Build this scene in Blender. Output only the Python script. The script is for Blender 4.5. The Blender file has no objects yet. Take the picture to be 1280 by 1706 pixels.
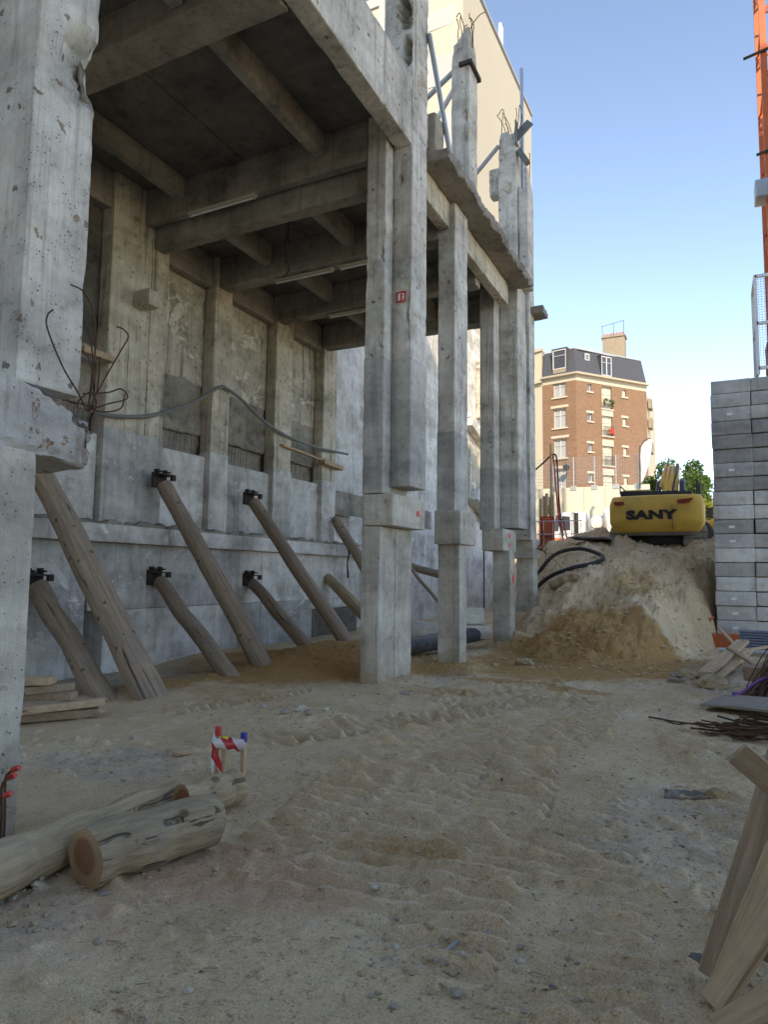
import bpy, math, random
import numpy as np
from mathutils import Vector, Matrix
random.seed(7); RNG = np.random.default_rng(7)
S = bpy.context.scene
COL = S.collection
rad = math.radians

# ------------------------------------------------------------ camera, sky, sun, exposure
YAW, PITCH, ROLL = rad(26.2), rad(5.3), rad(0.66)
cam_d = bpy.data.cameras.new('camera'); cam = bpy.data.objects.new('camera', cam_d); COL.objects.link(cam)
fw0 = Vector((-math.sin(YAW), math.cos(YAW), 0)); rt0 = Vector((math.cos(YAW), math.sin(YAW), 0)); up0 = Vector((0, 0, 1))
fw = fw0*math.cos(PITCH) + up0*math.sin(PITCH); u1 = up0*math.cos(PITCH) - fw0*math.sin(PITCH)
rt = rt0*math.cos(ROLL) + u1*math.sin(ROLL); up = u1*math.cos(ROLL) - rt0*math.sin(ROLL)
R3 = Matrix((rt, up, -fw)).transposed()
cam.matrix_world = Matrix.Translation((0, 0, 1.6)) @ R3.to_4x4()
cam_d.sensor_fit = 'VERTICAL'; cam_d.sensor_height = 36; cam_d.lens = 1130/1706*36
cam_d.clip_start = 0.05; cam_d.clip_end = 2000
S.camera = cam

SUN_EL, SUN_AZ = rad(34), rad(-65)          # direction to the sun: behind the camera and to its right
W = bpy.data.worlds.new('World'); S.world = W; W.use_nodes = True
nt = W.node_tree; sky = nt.nodes.new('ShaderNodeTexSky'); sky.sky_type = 'NISHITA'; sky.sun_disc = False
sky.sun_elevation = SUN_EL; sky.sun_rotation = rad(90) - SUN_AZ
sky.air_density = 0.8; sky.dust_density = 0.0; sky.altitude = 1800; sky.ozone_density = 1.6
nt.links.new(sky.outputs[0], nt.nodes['Background'].inputs[0]); nt.nodes['Background'].inputs[1].default_value = 0.15
sd = bpy.data.lights.new('sun', 'SUN'); sd.energy = 2.0; sd.angle = rad(0.5); sd.color = (1, 0.93, 0.82)
so = bpy.data.objects.new('sun', sd); COL.objects.link(so)
sdir = Vector((math.cos(SUN_EL)*math.cos(SUN_AZ), math.cos(SUN_EL)*math.sin(SUN_AZ), math.sin(SUN_EL)))
so.rotation_euler = sdir.to_track_quat('Z', 'Y').to_euler(); so.location = (30, -10, 40)
S.view_settings.view_transform = 'Standard'; S.view_settings.look = 'None'; S.view_settings.gamma = 1
S.view_settings.exposure = 1.75
S.view_settings.use_white_balance = True; S.view_settings.white_balance_temperature = 8100; S.view_settings.white_balance_tint = 10
S.render.engine = 'CYCLES'

# ------------------------------------------------------------ noise
def _h(ix, iy, iz, s):
    n = (ix*374761393 + iy*668265263 + iz*2147483647 + s*1274126177) & 0xFFFFFFFF
    n = ((n ^ (n >> 13))*1274126177) & 0xFFFFFFFF
    return ((n ^ (n >> 16)) & 0xFFFF)/65535.0
def vn(P, sc, seed=0):
    """value noise -1..1 at points P (n,3)"""
    Q = np.asarray(P, float)*sc; I = np.floor(Q).astype(np.int64); F = Q - I; F = F*F*(3-2*F)
    r = 0
    for dx in (0, 1):
        for dy in (0, 1):
            for dz in (0, 1):
                w = (F[:, 0] if dx else 1-F[:, 0])*(F[:, 1] if dy else 1-F[:, 1])*(F[:, 2] if dz else 1-F[:, 2])
                r = r + w*_h(I[:, 0]+dx, I[:, 1]+dy, I[:, 2]+dz, seed)
    return r*2-1
def fbm(P, sc, seed=0, o=3):
    r = 0; a = 1; t = 0
    for i in range(o): r = r + a*vn(P, sc*2**i, seed+i*17); t += a; a *= .5
    return r/t
def sstep(a, b, x): t = np.clip((x-a)/(b-a), 0, 1); return t*t*(3-2*t)

# ------------------------------------------------------------ mesh helpers
class MB:
    def __init__(s): s.V = []; s.F = []; s.n = 0
    def add(s, V, F):
        V = np.asarray(V, float); s.V.append(V); n = s.n
        s.F.extend([tuple(int(i)+n for i in f) for f in F]); s.n += len(V); return s
    def mesh(s, name, mat, smooth=True, sharp=35):
        me = bpy.data.meshes.new(name); me.from_pydata(np.concatenate(s.V).tolist(), [], s.F); me.update()
        if mat: me.materials.append(mat)
        if smooth:
            me.shade_smooth(); me.set_sharp_from_angle(angle=rad(sharp))
        return me
    def obj(s, name, mat, parent=None, smooth=True, label=None, sharp=35):
        o = bpy.data.objects.new(name, s.mesh(name, mat, smooth, sharp)); COL.objects.link(o)
        if parent: o.parent = parent
        if label: o['label'] = label
        return o
def thing(name, label, cat, group=None, loc=(0, 0, 0)):
    o = bpy.data.objects.new(name, None); COL.objects.link(o); o.empty_display_size = .2
    o.location = loc
    o['label'] = label; o['category'] = cat
    if group: o['group'] = group
    return o
def tag(o, label, cat, group=None):
    o['label'] = label; o['category'] = cat
    if group: o['group'] = group
    return o
def struct(o): o['kind'] = 'structure'; return o
BF = [(0, 3, 2, 1), (4, 5, 6, 7), (0, 1, 5, 4), (1, 2, 6, 5), (2, 3, 7, 6), (3, 0, 4, 7)]
def box(lo, hi):
    (a, b, c), (d, e, f) = lo, hi
    return [(a, b, c), (d, b, c), (d, e, c), (a, e, c), (a, b, f), (d, b, f), (d, e, f), (a, e, f)], BF
def frame(p0, p1, upv=(0, 0, 1)):
    p0 = Vector(p0); p1 = Vector(p1); x = (p1-p0); L = x.length; x.normalize()
    upv = Vector(upv)
    if abs(x.dot(upv)) > .98: upv = Vector((1, 0, 0)) if abs(x.x) < .9 else Vector((0, 1, 0))
    y = upv.cross(x).normalized(); z = x.cross(y)
    M = Matrix((x, y, z)).transposed().to_4x4(); M.translation = p0
    return M, L
def xf(V, M):
    A = np.array(M); V = np.asarray(V, float); return V@A[:3, :3].T + A[:3, 3]
def bar(p0, p1, w, t, upv=(0, 0, 1)):
    M, L = frame(p0, p1, upv); V, F = box((0, -w/2, -t/2), (L, w/2, t/2)); return xf(V, M), F
def rb(lo, hi, seg=.1, r0=.012, r1=.04, amp=.004, seed=1, dents=(), fn=None):
    """box with worn, chipped, uneven edges; dents = (centre, radii, depth)"""
    lo = np.array(lo, float); hi = np.array(hi, float); ax = []
    for i in range(3):
        L = hi[i]-lo[i]; n = max(1, int(round(L/seg)))
        g = list(np.linspace(lo[i], hi[i], n+1)); rr = r0 + r1*.4
        if L > 4*rr: g += [lo[i]+r0*.5, lo[i]+rr, hi[i]-r0*.5, hi[i]-rr]
        g = np.array(sorted(g)); g = g[np.concatenate([[True], np.diff(g) > 1e-4])]
        ax.append(g)
    Vs = []; Fs = []; n0 = 0
    for a in range(3):
        b, c = (a+1) % 3, (a+2) % 3
        B, Cc = np.meshgrid(ax[b], ax[c], indexing='ij'); nb, nc = B.shape
        for side, val in ((0, lo[a]), (1, hi[a])):
            P = np.zeros((nb*nc, 3)); P[:, a] = val; P[:, b] = B.ravel(); P[:, c] = Cc.ravel()
            idx = np.arange(nb*nc).reshape(nb, nc)
            q = np.stack([idx[:-1, :-1], idx[1:, :-1], idx[1:, 1:], idx[:-1, 1:]], -1).reshape(-1, 4)
            if side == 0: q = q[:, ::-1]
            Vs.append(P); Fs.append(q+n0); n0 += len(P)
    V = np.concatenate(Vs); F = np.concatenate(Fs)
    key = np.round((V-lo)*20000).astype(np.int64)
    _, ui, inv = np.unique(key, axis=0, return_index=True, return_inverse=True)
    V = V[ui]; F = inv.reshape(-1)[F]
    if r1 > 0:
        nz = .5*vn(V, 3.1, seed) + .35*vn(V, 8.3, seed+3) + .25*vn(V, 21., seed+5)
        r = r0 + r1*np.clip(nz*1.7+.02, 0, 1)
    else: r = np.full(len(V), r0)
    r = np.minimum(r, .45*np.min(hi-lo))[:, None]
    q = np.clip(V, lo+r, hi-r); d = V-q; l = np.linalg.norm(d, axis=1)[:, None]; l[l == 0] = 1
    V2 = q + d*np.minimum(1, r/l)
    nrm = d/l
    if amp: V2 = V2 + nrm*(amp*(fbm(V, 2.3, seed+9, 3)*1.2+.5*vn(V, 17., seed+11)))[:, None]
    for cen, rd, dep in dents:
        e = (V-np.array(cen))/np.array(rd); w = 1-np.linalg.norm(e, axis=1) + .35*vn(V, 11, seed+21)
        w = np.clip(w*2.2, 0, 1); V2 = V2 - nrm*(w*dep*(1+.7*vn(V, 19, seed+31)+.5*vn(V, 41, seed+32)))[:, None]
    if fn is not None: V2 = fn(V2, V)
    return V2, F
def tube(pts, r, n=8, caps=True, amp=0, seed=1, nsc=3., sub=0):
    P = np.array(pts, float)
    if sub:                                    # Catmull-Rom resample
        Q = []; E = np.vstack([2*P[0]-P[1], P, 2*P[-1]-P[-2]])
        for i in range(1, len(E)-2):
            for t in np.linspace(0, 1, sub, endpoint=False):
                a, b, c, d = E[i-1:i+3]
                Q.append(.5*((2*b)+(-a+c)*t+(2*a-5*b+4*c-d)*t*t+(-a+3*b-3*c+d)*t**3))
        Q.append(P[-1]); P = np.array(Q)
    m = len(P); R = np.interp(np.linspace(0, 1, m), np.linspace(0, 1, len(np.atleast_1d(r))), np.atleast_1d(r)) if np.ndim(r) else np.full(m, r)
    T = np.gradient(P, axis=0); T /= np.linalg.norm(T, axis=1)[:, None]+1e-12
    u = np.cross(T[0], (0, 0, 1.)); 
    if np.linalg.norm(u) < .1: u = np.cross(T[0], (1., 0, 0))
    u /= np.linalg.norm(u); V = []
    for i in range(m):
        u = u - T[i]*(u@T[i]); u /= np.linalg.norm(u); v = np.cross(T[i], u)
        a = np.arange(n)*2*math.pi/n
        V.append(P[i]+R[i]*(np.cos(a)[:, None]*u+np.sin(a)[:, None]*v))
    V = np.concatenate(V)
    if amp:
        cen = np.repeat(P, n, axis=0); d = V-cen
        V = cen + d*(1+amp*(fbm(V, nsc, seed, 3)))[:, None]
    F = [(i*n+j, i*n+(j+1) % n, (i+1)*n+(j+1) % n, (i+1)*n+j) for i in range(m-1) for j in range(n)]
    if caps: F += [tuple(range(n-1, -1, -1)), tuple((m-1)*n+j for j in range(n))]
    return V, F
def lathe(prof, n, M=None):
    V = [(r*math.cos(2*math.pi*j/n), r*math.sin(2*math.pi*j/n), z) for r, z in prof for j in range(n)]
    F = [(i*n+j, i*n+(j+1) % n, (i+1)*n+(j+1) % n, (i+1)*n+j) for i in range(len(prof)-1) for j in range(n)]
    F += [tuple(range(n-1, -1, -1)), tuple((len(prof)-1)*n+j for j in range(n))]
    return (xf(V, M) if M is not None else V), F
def prism(poly, axis, a, b):
    """extrude a 2-D outline along axis (0,1,2) from a to b"""
    n = len(poly); V = []
    for val in (a, b):
        for p, q in poly:
            v = [0, 0, 0]; v[axis] = val; v[(axis+1) % 3] = p; v[(axis+2) % 3] = q; V.append(v)
    F = [tuple(range(n-1, -1, -1)), tuple(range(n, 2*n))] + [(i, (i+1) % n, n+(i+1) % n, n+i) for i in range(n)]
    return V, F
def rock(c, r, seed, sq=(1, 1, .7), n=1):
    t = (1+5**.5)/2
    V = np.array([(-1, t, 0), (1, t, 0), (-1, -t, 0), (1, -t, 0), (0, -1, t), (0, 1, t), (0, -1, -t), (0, 1, -t), (t, 0, -1), (t, 0, 1), (-t, 0, -1), (-t, 0, 1)], float)
    F = [(0, 11, 5), (0, 5, 1), (0, 1, 7), (0, 7, 10), (0, 10, 11), (1, 5, 9), (5, 11, 4), (11, 10, 2), (10, 7, 6), (7, 1, 8), (3, 9, 4), (3, 4, 2), (3, 2, 6), (3, 6, 8), (3, 8, 9), (4, 9, 5), (2, 4, 11), (6, 2, 10), (8, 6, 7), (9, 8, 1)]
    for _ in range(n):
        V = list(map(tuple, V)); cache = {}; G = []
        def mid(a, b):
            k = (min(a, b), max(a, b))
            if k not in cache: V.append(tuple((np.array(V[a])+np.array(V[b]))/2)); cache[k] = len(V)-1
            return cache[k]
        for a, b, c_ in F:
            x, y, z = mid(a, b), mid(b, c_), mid(c_, a); G += [(a, x, z), (b, y, x), (c_, z, y), (x, y, z)]
        F = G; V = np.array(V)
    V /= np.linalg.norm(V, axis=1)[:, None]
    V = V*(1+.38*vn(V+seed*3.7, 1.3, seed)+.2*vn(V+seed, 3., seed+1))[:, None]
    return V*np.array(sq)*r+np.array(c), F

# ------------------------------------------------------------ materials
def newmat(name, rough=.85, spec=.3):
    m = bpy.data.materials.new(name); m.use_nodes = True; b = m.node_tree.nodes['Principled BSDF']
    b.inputs['Roughness'].default_value = rough; b.inputs['Specular IOR Level'].default_value = spec
    return m, m.node_tree, b
def N(t, typ, **kw):
    n = t.nodes.new(typ)
    for k, v in kw.items():
        if hasattr(n, k) and not k[0].isupper(): setattr(n, k, v)
        else: n.inputs[k.replace('_', ' ')].default_value = v
    return n
def noise(t, vec, scale, detail=5, rough=.6, dist=0):
    n = t.nodes.new('ShaderNodeTexNoise'); n.inputs['Scale'].default_value = scale; n.inputs['Detail'].default_value = detail
    n.inputs['Roughness'].default_value = rough; n.inputs['Distortion'].default_value = dist
    if vec is not None: t.links.new(vec, n.inputs['Vector'])
    return n.outputs['Fac']
def ramp(t, fac, stops):
    n = t.nodes.new('ShaderNodeValToRGB'); e = n.color_ramp.elements
    while len(e) < len(stops): e.new(.5)
    for i, (p, c) in enumerate(stops): e[i].position = p; e[i].color = c if len(c) == 4 else (*c, 1)
    t.links.new(fac, n.inputs[0]); return n.outputs[0]
def rampf(t, fac, a, b): return ramp(t, fac, [(a, (0, 0, 0)), (b, (1, 1, 1))])
def mix(t, fac, a, b, mode='MIX'):
    n = t.nodes.new('ShaderNodeMix'); n.data_type = 'RGBA'; n.blend_type = mode
    for s, v in ((0, fac), (6, a), (7, b)):
        if hasattr(v, 'is_linked'): t.links.new(v, n.inputs[s])
        elif s == 0: n.inputs[0].default_value = v
        else: n.inputs[s].default_value = (*v, 1) if len(v) == 3 else v
    return n.outputs[2]
def mth(t, op, a, b=0.):
    n = t.nodes.new('ShaderNodeMath'); n.operation = op
    for i, v in ((0, a), (1, b)):
        if hasattr(v, 'is_linked'): t.links.new(v, n.inputs[i])
        else: n.inputs[i].default_value = v
    return n.outputs[0]
def mapv(t, scale, coord='pos'):
    if coord == 'pos': src = t.nodes.new('ShaderNodeNewGeometry').outputs['Position']
    else: src = t.nodes.new('ShaderNodeTexCoord').outputs['Object']
    m = t.nodes.new('ShaderNodeMapping'); m.inputs['Scale'].default_value = scale; t.links.new(src, m.inputs['Vector']); return m.outputs[0]
def bump(t, b, h, strength=.4, dist=.01):
    n = t.nodes.new('ShaderNodeBump'); n.inputs['Strength'].default_value = strength; n.inputs['Distance'].default_value = dist
    t.links.new(h, n.inputs['Height']); t.links.new(n.outputs[0], b.inputs['Normal'])
def concrete(name, c1, c2, dark=(.1, .095, .085), streak=.5, pits=.5, boards=.3, stain=.5, bmp=.5, rough=.9, patch=None, psc=1.5, pth=.6, chips=0):
    m, t, b = newmat(name, rough, .25); P = mapv(t, (1, 1, 1)); PS = mapv(t, (7, 7, .3))
    big = noise(t, P, 1.1, 4, .65); med = noise(t, P, 6.5, 5, .68); fine = noise(t, P, 75, 3, .7)
    col = mix(t, rampf(t, big, .38, .62), tuple(min(1, x*1.08) for x in c1), tuple(x*.9 for x in c2))
    col = mix(t, mth(t, 'MULTIPLY', rampf(t, med, .46, .72), .55), col, tuple(x*.55 for x in c1))
    st = noise(t, PS, 1.3, 4, .65); col = mix(t, mth(t, 'MULTIPLY', rampf(t, st, .53, .74), streak), col, dark)
    col = mix(t, mth(t, 'MULTIPLY', rampf(t, mth(t, 'ADD', mth(t, 'MULTIPLY', big, .55), mth(t, 'MULTIPLY', med, .45)), .55, .68), stain), col, dark)
    if patch:
        s3 = noise(t, P, psc, 5, .75, .6); col = mix(t, rampf(t, s3, pth, pth+.03), col, patch)
    vo = t.nodes.new('ShaderNodeTexVoronoi'); vo.inputs['Scale'].default_value = 30; t.links.new(P, vo.inputs['Vector'])
    pit = mth(t, 'MULTIPLY', mth(t, 'SUBTRACT', 1, rampf(t, vo.outputs['Distance'], .1, .2)), rampf(t, med, .45, .6))
    col = mix(t, mth(t, 'MULTIPLY', pit, min(1, pits*1.4)), col, tuple(x*.45 for x in dark))
    col = mix(t, mth(t, 'MULTIPLY', mth(t, 'SUBTRACT', 1, rampf(t, st, .35, .5)), boards*.5), col, tuple(x*.75 for x in c2))
    lift = noise(t, mapv(t, (.25, .25, 2.4)), 1, 3, .6); col = mix(t, .4, col, mix(t, rampf(t, lift, .35, .65), (.3, .3, .3), (.68, .68, .68)), 'OVERLAY')
    if chips:
        v2 = t.nodes.new('ShaderNodeTexVoronoi'); v2.inputs['Scale'].default_value = 7; v2.inputs['Randomness'].default_value = 1; dv = t.nodes.new('ShaderNodeVectorMath'); dv.operation = 'ADD'; nz = t.nodes.new('ShaderNodeTexNoise'); nz.inputs['Scale'].default_value = 14; t.links.new(P, nz.inputs['Vector'])
        sc_ = t.nodes.new('ShaderNodeVectorMath'); sc_.operation = 'SCALE'; sc_.inputs[3].default_value = .12; t.links.new(nz.outputs['Color'], sc_.inputs[0]); t.links.new(P, dv.inputs[0]); t.links.new(sc_.outputs[0], dv.inputs[1]); t.links.new(dv.outputs[0], v2.inputs['Vector'])
        vc = t.nodes.new('ShaderNodeSeparateColor'); t.links.new(v2.outputs['Color'], vc.inputs[0]); ch_ = mth(t, 'MULTIPLY', mth(t, 'SUBTRACT', 1, rampf(t, v2.outputs['Distance'], .16, .22)), rampf(t, vc.outputs[0], .72, .74))
        col = mix(t, mth(t, 'MULTIPLY', ch_, chips), col, mix(t, vc.outputs[1], (.12, .095, .07), (.3, .2, .12)))
    col = mix(t, .45, col, mix(t, fine, (.3, .3, .3), (.7, .7, .7)), 'OVERLAY')
    t.links.new(col, b.inputs['Base Color'])
    h = mth(t, 'ADD', mth(t, 'MULTIPLY', fine, .4), mth(t, 'MULTIPLY', med, 1.1)); h = mth(t, 'SUBTRACT', h, mth(t, 'MULTIPLY', pit, .9))
    h = mth(t, 'ADD', h, mth(t, 'MULTIPLY', st, boards))
    bump(t, b, h, min(1, bmp*1.4), .014); return m
def plain(name, c, rough=.6, metal=0, var=.25, sc=8, dirt=None, dirtamt=.5, coord='obj', spec=.4, bmp=.1):
    m, t, b = newmat(name, rough, spec); P = mapv(t, (1, 1, 1), coord); n1 = noise(t, P, sc, 5, .65)
    col = mix(t, n1, tuple(x*(1-var) for x in c), tuple(min(1, x*(1+var)) for x in c))
    if dirt: col = mix(t, mth(t, 'MULTIPLY', rampf(t, noise(t, P, sc*.4, 4, .7), .47, .68), dirtamt), col, dirt)
    t.links.new(col, b.inputs['Base Color']); b.inputs['Metallic'].default_value = metal
    if bmp: bump(t, b, noise(t, P, sc*6, 4), bmp, .005)
    return m
def wood(name, c1, c2, cd, scale=(2, 30, 30), coord='obj', bmp=.6, grey=.4):
    m, t, b = newmat(name, .88, .2); P = mapv(t, scale, coord); Q = mapv(t, (3, 3, 3), coord); PC = mapv(t, (scale[0]*.5, scale[1]*.55, scale[2]*.55), coord)
    g = noise(t, P, 1, 5, .7, .3); q = noise(t, Q, 1.3, 5, .7); col = mix(t, rampf(t, g, .35, .65), c1, c2)
    ck = noise(t, PC, 1, 3, .6, .6); crack = rampf(t, ck, .63, .68); col = mix(t, mth(t, 'MULTIPLY', crack, .85), col, cd)
    col = mix(t, mth(t, 'MULTIPLY', rampf(t, q, .45, .65), grey*1.3), col, (.2, .19, .17))
    kn = t.nodes.new('ShaderNodeTexVoronoi'); kn.inputs['Scale'].default_value = 1.5; t.links.new(Q, kn.inputs['Vector']); kk = mth(t, 'SUBTRACT', 1, rampf(t, kn.outputs['Distance'], .1, .17)); col = mix(t, mth(t, 'MULTIPLY', kk, .7), col, cd)
    t.links.new(col, b.inputs['Base Color']); bump(t, b, mth(t, 'SUBTRACT', mth(t, 'ADD', g, mth(t, 'MULTIPLY', q, .6)), crack), bmp, .02); return m
def glassm(name, c=(.05, .06, .08)):
    m, t, b = newmat(name, .08, .6); b.inputs['Base Color'].default_value = (*c, 1); return m

M_col = concrete('weathered_concrete', (.7, .65, .57), (.5, .46, .4), (.17, .145, .115), .7, .9, .5, .75, .9, chips=.85)
M_coat = concrete('grey_repair_concrete', (.5, .475, .43), (.4, .38, .345), (.19, .17, .145), .5, .8, .3, .5, .7, chips=.4)
M_leg = concrete('cast_leg_concrete', (.57, .52, .44), (.45, .41, .34), (.24, .19, .12), .5, .7, .5, .55, .7, chips=.4)
def splash(m, c=(.33, .24, .13), z0=.15, z1=.95):
    t = m.node_tree; b = t.nodes['Principled BSDF']; src = b.inputs['Base Color'].links[0].from_socket; g_ = t.nodes.new('ShaderNodeNewGeometry'); sx = t.nodes.new('ShaderNodeSeparateXYZ'); t.links.new(g_.outputs['Position'], sx.inputs[0])
    f = mth(t, 'ADD', sx.outputs[2], mth(t, 'MULTIPLY', noise(t, g_.outputs['Position'], 3, 4, .7), 1.1)); k = ramp(t, f, [(z0+.4, (.75, .75, .75)), (min(1, z1+.05), (0, 0, 0))]); t.links.new(mix(t, k, src, c), b.inputs['Base Color'])
splash(M_leg)
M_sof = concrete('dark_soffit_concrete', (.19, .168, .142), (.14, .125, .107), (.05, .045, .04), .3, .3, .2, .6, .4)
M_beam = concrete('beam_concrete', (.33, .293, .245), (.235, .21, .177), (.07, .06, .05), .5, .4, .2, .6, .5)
M_pil = concrete('yellowed_pilaster_concrete', (.68, .6, .47), (.5, .44, .335), (.13, .1, .065), 1.0, .6, .7, .85, .7, chips=.6)
M_panel = concrete('stained_wall_concrete', (.63, .57, .46), (.46, .41, .325), (.12, .1, .07), 1.0, .5, .5, .95, .8, patch=(.72, .66, .55), psc=1.1, pth=.56, chips=.6)
M_rough = concrete('rough_masonry', (.38, .335, .265), (.27, .24, .195), (.08, .07, .06), .3, .9, 0, .8, 1.0, patch=(.38, .25, .18))
M_plast = concrete('smooth_cement_render', (.72, .68, .62), (.55, .515, .465), (.34, .3, .25), .6, .1, 0, .75, .35, patch=(.7, .66, .6), psc=.8, pth=.55)
M_plast2 = concrete('damp_cement_render', (.55, .52, .475), (.4, .38, .345), (.25, .22, .185), .7, .15, 0, .85, .4, patch=(.62, .585, .53), psc=.9, pth=.58)
M_white = concrete('old_white_paint', (.72, .69, .64), (.6, .56, .5), (.28, .25, .2), .6, .35, 0, .5, .5, patch=(.4, .37, .32))
M_flake = concrete('flaking_white_paint', (.5, .47, .44), (.42, .395, .365), (.17, .1, .06), .6, .9, .3, .6, .9, patch=(.24, .135, .075), psc=4.5, pth=.59)
M_rust = plain('rusty_rebar', (.11, .06, .036), .9, .2, .4, 20, coord='pos')
M_steel = plain('galvanised_steel', (.42, .45, .48), .45, .7, .15, 12, coord='pos')
M_dsteel = plain('dark_rusty_steel', (.07, .055, .045), .7, .5, .4, 14, coord='pos')
M_gsteel = plain('painted_grey_steel', (.16, .18, .17), .6, .3, .3, 8, (.1, .06, .04), .6, 'pos')
M_log = wood('weathered_log', (.44, .34, .21), (.27, .205, .13), (.07, .05, .033), (1.6, 30, 30), bmp=1, grey=.28)
M_log2 = wood('pale_log', (.52, .4, .25), (.36, .265, .155), (.12, .08, .045), (1.4, 26, 26), bmp=1, grey=.2)
M_logz = wood('log_prop_wood', (.42, .31, .215), (.25, .183, .128), (.06, .045, .03), (1.3, 28, 28), bmp=1, grey=.3)
def cutmat():
    m, t, b = newmat('cut_log_face', .9, .2); P = mapv(t, (1, 1, 1), 'obj'); w = t.nodes.new('ShaderNodeTexWave'); w.wave_type = 'RINGS'; w.rings_direction = 'X'; w.inputs['Scale'].default_value = 22; w.inputs['Distortion'].default_value = 2.5; w.inputs['Detail'].default_value = 3; w.inputs['Detail Scale'].default_value = 2; t.links.new(P, w.inputs['Vector'])
    g = noise(t, P, 9, 5, .7); col = mix(t, mth(t, 'MULTIPLY', w.outputs['Fac'], .3), (.46, .31, .18), (.34, .2, .11)); dist = t.nodes.new('ShaderNodeVectorMath'); dist.operation = 'LENGTH'; mp = mapv(t, (0, 1, 1), 'obj'); t.links.new(mp, dist.inputs[0])
    col = mix(t, rampf(t, mth(t, 'ADD', dist.outputs['Value'], mth(t, 'MULTIPLY', g, .03)), .095, .115), mix(t, mth(t, 'MULTIPLY', w.outputs['Fac'], .5), (.33, .16, .09), (.27, .12, .065)), col); col = mix(t, mth(t, 'MULTIPLY', rampf(t, g, .5, .7), .5), col, (.3, .23, .15))
    t.links.new(col, b.inputs[0]); bump(t, b, mth(t, 'ADD', g, mth(t, 'MULTIPLY', w.outputs['Fac'], .3)), .6, .01); return m
M_cut = cutmat()
M_plank = wood('raw_planks', (.6, .43, .275), (.44, .305, .185), (.14, .09, .055), (1.2, 28, 28), grey=.18)
M_plankd = wood('dirty_planks', (.42, .3, .2), (.29, .205, .135), (.09, .06, .04), (1.2, 28, 28), grey=.2)
M_tim = wood('pale_timber', (.6, .44, .24), (.5, .36, .2), (.3, .2, .1), (1.2, 20, 20))
M_red = plain('red_paint', (.55, .05, .03), .5, 0, .2, 9)
M_orange = plain('orange_crane_paint', (.52, .115, .035), .55, 0, .25, 4, (.2, .1, .06), .5, 'pos')
M_whitep = plain('white_paint', (.78, .78, .77), .5, 0, .06, 5, (.45, .42, .38), .25)
M_black = plain('black_rubber', (.022, .022, .024), .6, 0, .3, 9)
M_bpipe = plain('black_plastic_pipe', (.03, .033, .045), .4, 0, .3, 9, (.2, .17, .13), .4)
M_yel = plain('yellow_machine_paint', (.8, .5, .1), .42, 0, .1, 3, (.3, .22, .12), .45)
M_yel2 = plain('orange_yellow_paint', (.68, .36, .05), .45, 0, .1, 3, (.3, .22, .12), .3)
M_mach = plain('dark_machine_grey', (.035, .036, .04), .5, 0, .3, 6, (.14, .12, .1), .3)
M_track = plain('muddy_track_steel', (.3, .27, .22), .85, .1, .35, 9, (.09, .08, .07), .7)
M_glass = glassm('dark_glass'); M_glassb = glassm('sky_glass', (.16, .2, .26))

# ------------------------------------------------------------ ground
FOOT_X = [-30, -9, -6.8, -5.6, -4.7, -4.0, -3.2, -2.2, -1.4, -.7, -.2, .4, 6]
FOOT_Y = [31, 31, 28, 18.4, 15.6, 14.2, 12.9, 12.1, 12.6, 14.4, 16.6, 20.2, 20.4]
def ell(x, y, cx, cy, rx, ry, ang=0):
    c, s = math.cos(ang), math.sin(ang); u = (x-cx)*c+(y-cy)*s; v = -(x-cx)*s+(y-cy)*c
    return np.clip(1-np.sqrt((u/rx)**2+(v/ry)**2), 0, 1)
TRACKS = [((-.35, 1.5), (-1.75, 9.6), .62, .16), ((.45, 3.2), (-.6, 9.6), .6, .16), ((-1.75, 2.9), (-2.75, 10.4), .62, .16), ((-1.1, 2.6), (-2.2, 10.8), .55, .17),
          ((-2.35, 3.4), (-3.4, 9.4), .6, .16), ((-3.9, 5.4), (-2.0, 9.4), .55, .17), ((-1.55, 6.5), (-1.2, 11.4), .62, .16), ((-5.7, 5.8), (-5.3, 8.6), .45, .14)]
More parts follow.
